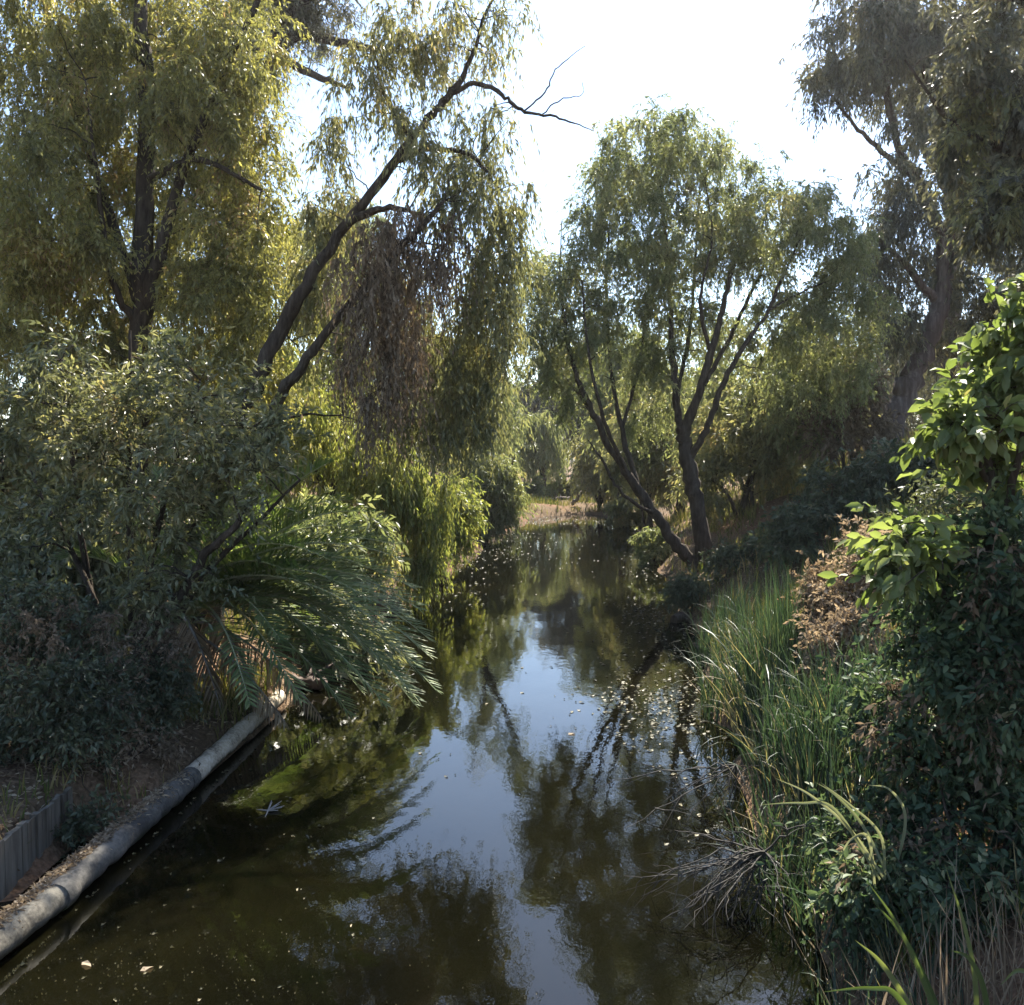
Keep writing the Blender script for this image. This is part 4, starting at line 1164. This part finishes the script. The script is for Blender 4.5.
def blade_plant(label, rows, w, name='sedge_plant', seed=0, mt='blade'):
    r_ = np.random.default_rng(seed)
    root_p = np.array(P(*rows[0][0]))
    t_ = thing(name, label, 'sedge', root_p, 'sedge plants in the right foreground')
    for row in rows:
        mbb = MB()
        long_blade(mbb, [P(*p) for p in row], w * r_.uniform(.85, 1.15), r_.random())
        mbb.build('blade', M[mt], t_)
    return t_


blade_plant('long green sedge blades rising from the lower right corner', [
    [(955, 1090, 3.6), (930, 1000, 3.6), (900, 930, 3.6), (868, 882, 3.6)],
    [(960, 1090, 3.6), (935, 1005, 3.7), (905, 940, 3.7), (872, 900, 3.7)],
    [(950, 1080, 3.5), (905, 1000, 3.5), (880, 962, 3.5), (855, 940, 3.5)],
    [(945, 1085, 3.4), (900, 1000, 3.3), (870, 988, 3.3), (822, 992, 3.3)],
    [(975, 1090, 3.6), (975, 990, 3.6), (965, 930, 3.6), (945, 865, 3.6)],
    [(990, 1090, 3.5), (985, 1000, 3.5), (970, 960, 3.5), (950, 950, 3.5)]], .026, seed=2)
blade_plant('few green sedge blades cut by the right picture edge', [
    [(1090, 1060, 3.5), (1060, 960, 3.5), (1035, 915, 3.5), (1008, 888, 3.5)],
    [(1085, 1060, 3.4), (1050, 990, 3.4), (1020, 970, 3.4), (1000, 985, 3.4)],
    [(1080, 1060, 3.6), (1070, 930, 3.6), (1062, 860, 3.6), (1050, 800, 3.6)]], .024, seed=3)
blade_plant('pale bent cattail blades leaning over the dark water', [
    [(885, 880, 4.8), (850, 830, 4.8), (810, 795, 4.8), (775, 778, 4.8)],
    [(890, 880, 4.8), (862, 825, 4.9), (835, 795, 4.9), (815, 782, 4.9)],
    [(885, 880, 4.8), (880, 835, 4.8), (850, 805, 4.8), (820, 782, 4.8)],
    [(880, 880, 4.8), (835, 810, 4.8), (800, 803, 4.8), (757, 805, 4.8)],
    [(875, 890, 4.8), (868, 838, 4.8), (850, 840, 4.7), (838, 862, 4.7)],
    [(890, 890, 4.9), (905, 820, 4.9), (890, 790, 4.9), (868, 785, 4.9)]], .017, 'cattail_plant', 4, 'leaf_cattail')
x0 = P(985, 1000, 3.9)
rb = np.random.default_rng(97)
n = 160
b = np.stack([rb.normal(P(990, 980, 4.0)[0], .22, n), rb.normal(3.95, .2, n), np.zeros(n)], -1)
b[:, 2] = gh(b[:, 0], b[:, 1])
mbb = MB()
blades(mbb, b, rb, rb.uniform(.35, .85, n), rb.uniform(.006, .012, n), .3, .7, 0, 5, None, rb.random(n))
tag(mbb.build('dry_tussock', M['leaf_brown'], None, (float(b[:, 0].mean()), 3.95, float(b[:, 2].mean()))), 'brown dry grass tussock in the lower right corner', 'grass tussock')

# grass and litter
rng = np.random.default_rng(99)


def scatter(n, x0, x1, y0, y1):
    p = np.stack([rng.uniform(x0, x1, n), rng.uniform(y0, y1, n), np.zeros(n)], -1)
    p[:, 2] = gh(p[:, 0], p[:, 1])
    return p[p[:, 2] > 0.05]


mbb = MB()
for (n, a0, a1, c0, c1, h0, h1) in ((5000, -5.5, -2.6, 9.5, 14, .06, .3), (5000, -5, -1, 14, 34, .08, .3), (9000, 2, 5.5, 4, 14, .1, .45), (7000, 3, 9, 13, 36, .1, .5), (6000, -6, -2.9, 6, 12, .06, .26), (12000, -3, 10, 46, 66, .2, .6), (14000, 3, 10, 2.5, 16, .15, .6), (9000, 6, 16, 12, 40, .2, .6)):
    p = scatter(n, a0, a1, c0, c1)
    nz_ = vnoise(p[:, 0], p[:, 1], 1.3, 8)
    p = p[nz_ > -0.12]
    k = len(p)
    blades(mbb, p - np.array([0, 0, .02]), rng, rng.uniform(h0, h1, k), rng.uniform(.006, .014, k) * (1 + p[:, 1] / 18), .35, .6, 0, 3)
tag(mbb.build('bank_grass', M['grass']), kind='stuff')

mbb = MB()
for (n, a0, a1, c0, c1) in ((9000, -6, -2.7, 5, 16), (5000, -4, -.5, 16, 34), (6000, 2, 6, 4, 20), (5000, 3, 9, 18, 36)):
    p = scatter(n, a0, a1, c0, c1) + np.array([0, 0, .012])
    k = len(p)
    dd = nrm(rand_dirs(rng, k) * np.array([1, 1, .25]))
    put_leaves(mbb, p, dd, rng.uniform(.04, .09, k), rng.uniform(.012, .03, k), rng, 0, rng.random(k))
# litter on the pipe and at its side
k = 3600
t = rng.beta(1.2, 1.4, k)
q = pa * (1 - t[:, None]) + pm2 * t[:, None]
phi = rng.normal(math.pi * .60, .62, k)
side = nrm(np.cross(ax, [0, 0, 1.0]))
q = q + (PR + .006) * (np.cos(phi)[:, None] * side + np.sin(phi)[:, None] * np.array([0, 0, 1.0]))
put_leaves(mbb, q, nrm(rand_dirs(rng, k) * np.array([1, 1, .3])), rng.uniform(.025, .06, k), rng.uniform(.01, .02, k), rng, 0, rng.random(k))
tag(mbb.build('leaf_litter', M['leaf_dry']), kind='stuff')

# floating leaves
floatm = leaf_mat('floating_leaf', [(0.0, (0.035, 0.036, 0.014)), (0.6, (0.08, 0.072, 0.034)), (1.0, (0.20, 0.17, 0.10))], 0.1, rough=0.6, patch=0.2)
mbb = MB()


def flat_leaves(mbb, p, l, w, mat=0):
    k = len(p)
    a = rng.uniform(0, 2 * math.pi, k)
    d_ = np.stack([np.cos(a), np.sin(a), np.zeros(k)], -1)
    s_ = np.stack([-np.sin(a), np.cos(a), np.zeros(k)], -1)
    p = p.copy()
    p[:, 2] = .006
    L, Wd = l[:, None], w[:, None] * .5
    up = np.array([0, 0, .01])
    V = np.stack([p, p + d_ * L * .28 + s_ * Wd * .9 + up, p + d_ * L * .68 + s_ * Wd * .75, p + d_ * L, p + d_ * L * .68 - s_ * Wd * .75 + up, p + d_ * L * .28 - s_ * Wd * .9], 1).reshape(-1, 3)
    mbb.add(V, (np.arange(k)[:, None, None] * 6 + np.array([[0, 1, 2, 3], [0, 3, 4, 5]])[None]).reshape(-1, 4), mat, np.repeat(rng.random(k), 2))


def water_pts(n, fy0, fy1, bias=None):
    y = rng.uniform(fy0, fy1, n)
    u = rng.random(n) if bias is None else np.clip(rng.normal(bias[0], bias[1], n), 0, 1)
    lx, rx_ = np.interp(y, LY, LX) + .12, np.interp(y, RY, RX) - .1
    return np.stack([lx + (rx_ - lx) * u, y, np.zeros(n)], -1)


rafts = []
for _ in range(34):
    c = water_pts(1, 7, 40, (.93, .06) if rng.random() < .6 else (.06, .05))[0]
    nr = int(rng.integers(12, 45))
    q = c + rng.normal(0, 1, (nr, 3)) * np.array([.16, .45, 0]) * (1 + c[1] / 30)
    rafts.append(q[gh(q[:, 0], q[:, 1]) < -.02])
for _ in range(9):
    c = np.array([rng.uniform(1.4, 2.6), rng.uniform(9.5, 13), 0])
    q = c + rng.normal(0, 1, (26, 3)) * np.array([.35, .3, 0])
    rafts.append(q[gh(q[:, 0], q[:, 1]) < -.02])
for pts, l0, l1 in ((np.vstack(rafts), .025, .085), (water_pts(200, 9, 46), .03, .09), (water_pts(420, 9.5, 20, (.88, .12)), .03, .09), (water_pts(260, 15, 46, (.12, .12)), .05, .12), (water_pts(700, 4.2, 5.6, (.15, .2)), .006, .014),
                    (water_pts(300, 4.5, 12, (.1, .15)), .012, .05), (water_pts(220, 24, 47), .04, .11), (water_pts(200, 42, 48), .06, .15)):
    k = len(pts)
    l = rng.uniform(l0, l1, k)
    flat_leaves(mbb, pts, l, l * rng.uniform(.3, .6, k))
tag(mbb.build('floating_litter', floatm), kind='stuff')

for px, py, l, lab in ((82, 963, .09, 'pale floating leaf alone on the dark water below the pipe'), (140, 972, .08, 'lighter floating leaf nearest the lower left corner of the water'),
                       (568, 735, .10, 'single bright leaf floating in mid water under the sky reflection')):
    mbb = MB()
    p = G(px, py)
    flat_leaves(mbb, np.array([[0, 0, 0]], float) + p, np.array([l]), np.array([l * .5]))
    tag(mbb.build('floating_leaf', M['leaf_dry'], None, p), lab, 'leaf')
p = G(268, 812)
mbb = MB()
for k in range(9):
    a = rng.uniform(0, 2 * math.pi)
    e = p + np.array([math.cos(a) * rng.uniform(.05, .17), math.sin(a) * rng.uniform(.05, .17), rng.uniform(.01, .05)])
    tube(mbb, np.linspace(p + np.array([0, 0, .012]), e, 4), np.linspace(.008, .003, 4), 4, 0)
tag(mbb.build('floating_twigs', M['dead_twig'], None, p), 'small brown twig cluster floating off the pale pipe end', 'twigs')

for o in bpy.data.objects:
    if '_base' in o:
        del o['_base']


# ------------------------------------------------------------------ air
mh, nt, nd, lk, out = new_mat('haze_air')
pv = nd.new("ShaderNodeVolumePrincipled")
pv.inputs["Color"].default_value = (0.93, 0.95, 1.0, 1)
pv.inputs["Density"].default_value = 0.00028
pv.inputs["Anisotropy"].default_value = 0.6
lk.new(pv.outputs[0], out.inputs["Volume"])
mb = MB()
box(mb, (-1000, -70, -6), (1000, 1800, 40))
tag(mb.build('haze', mh), kind='stuff')
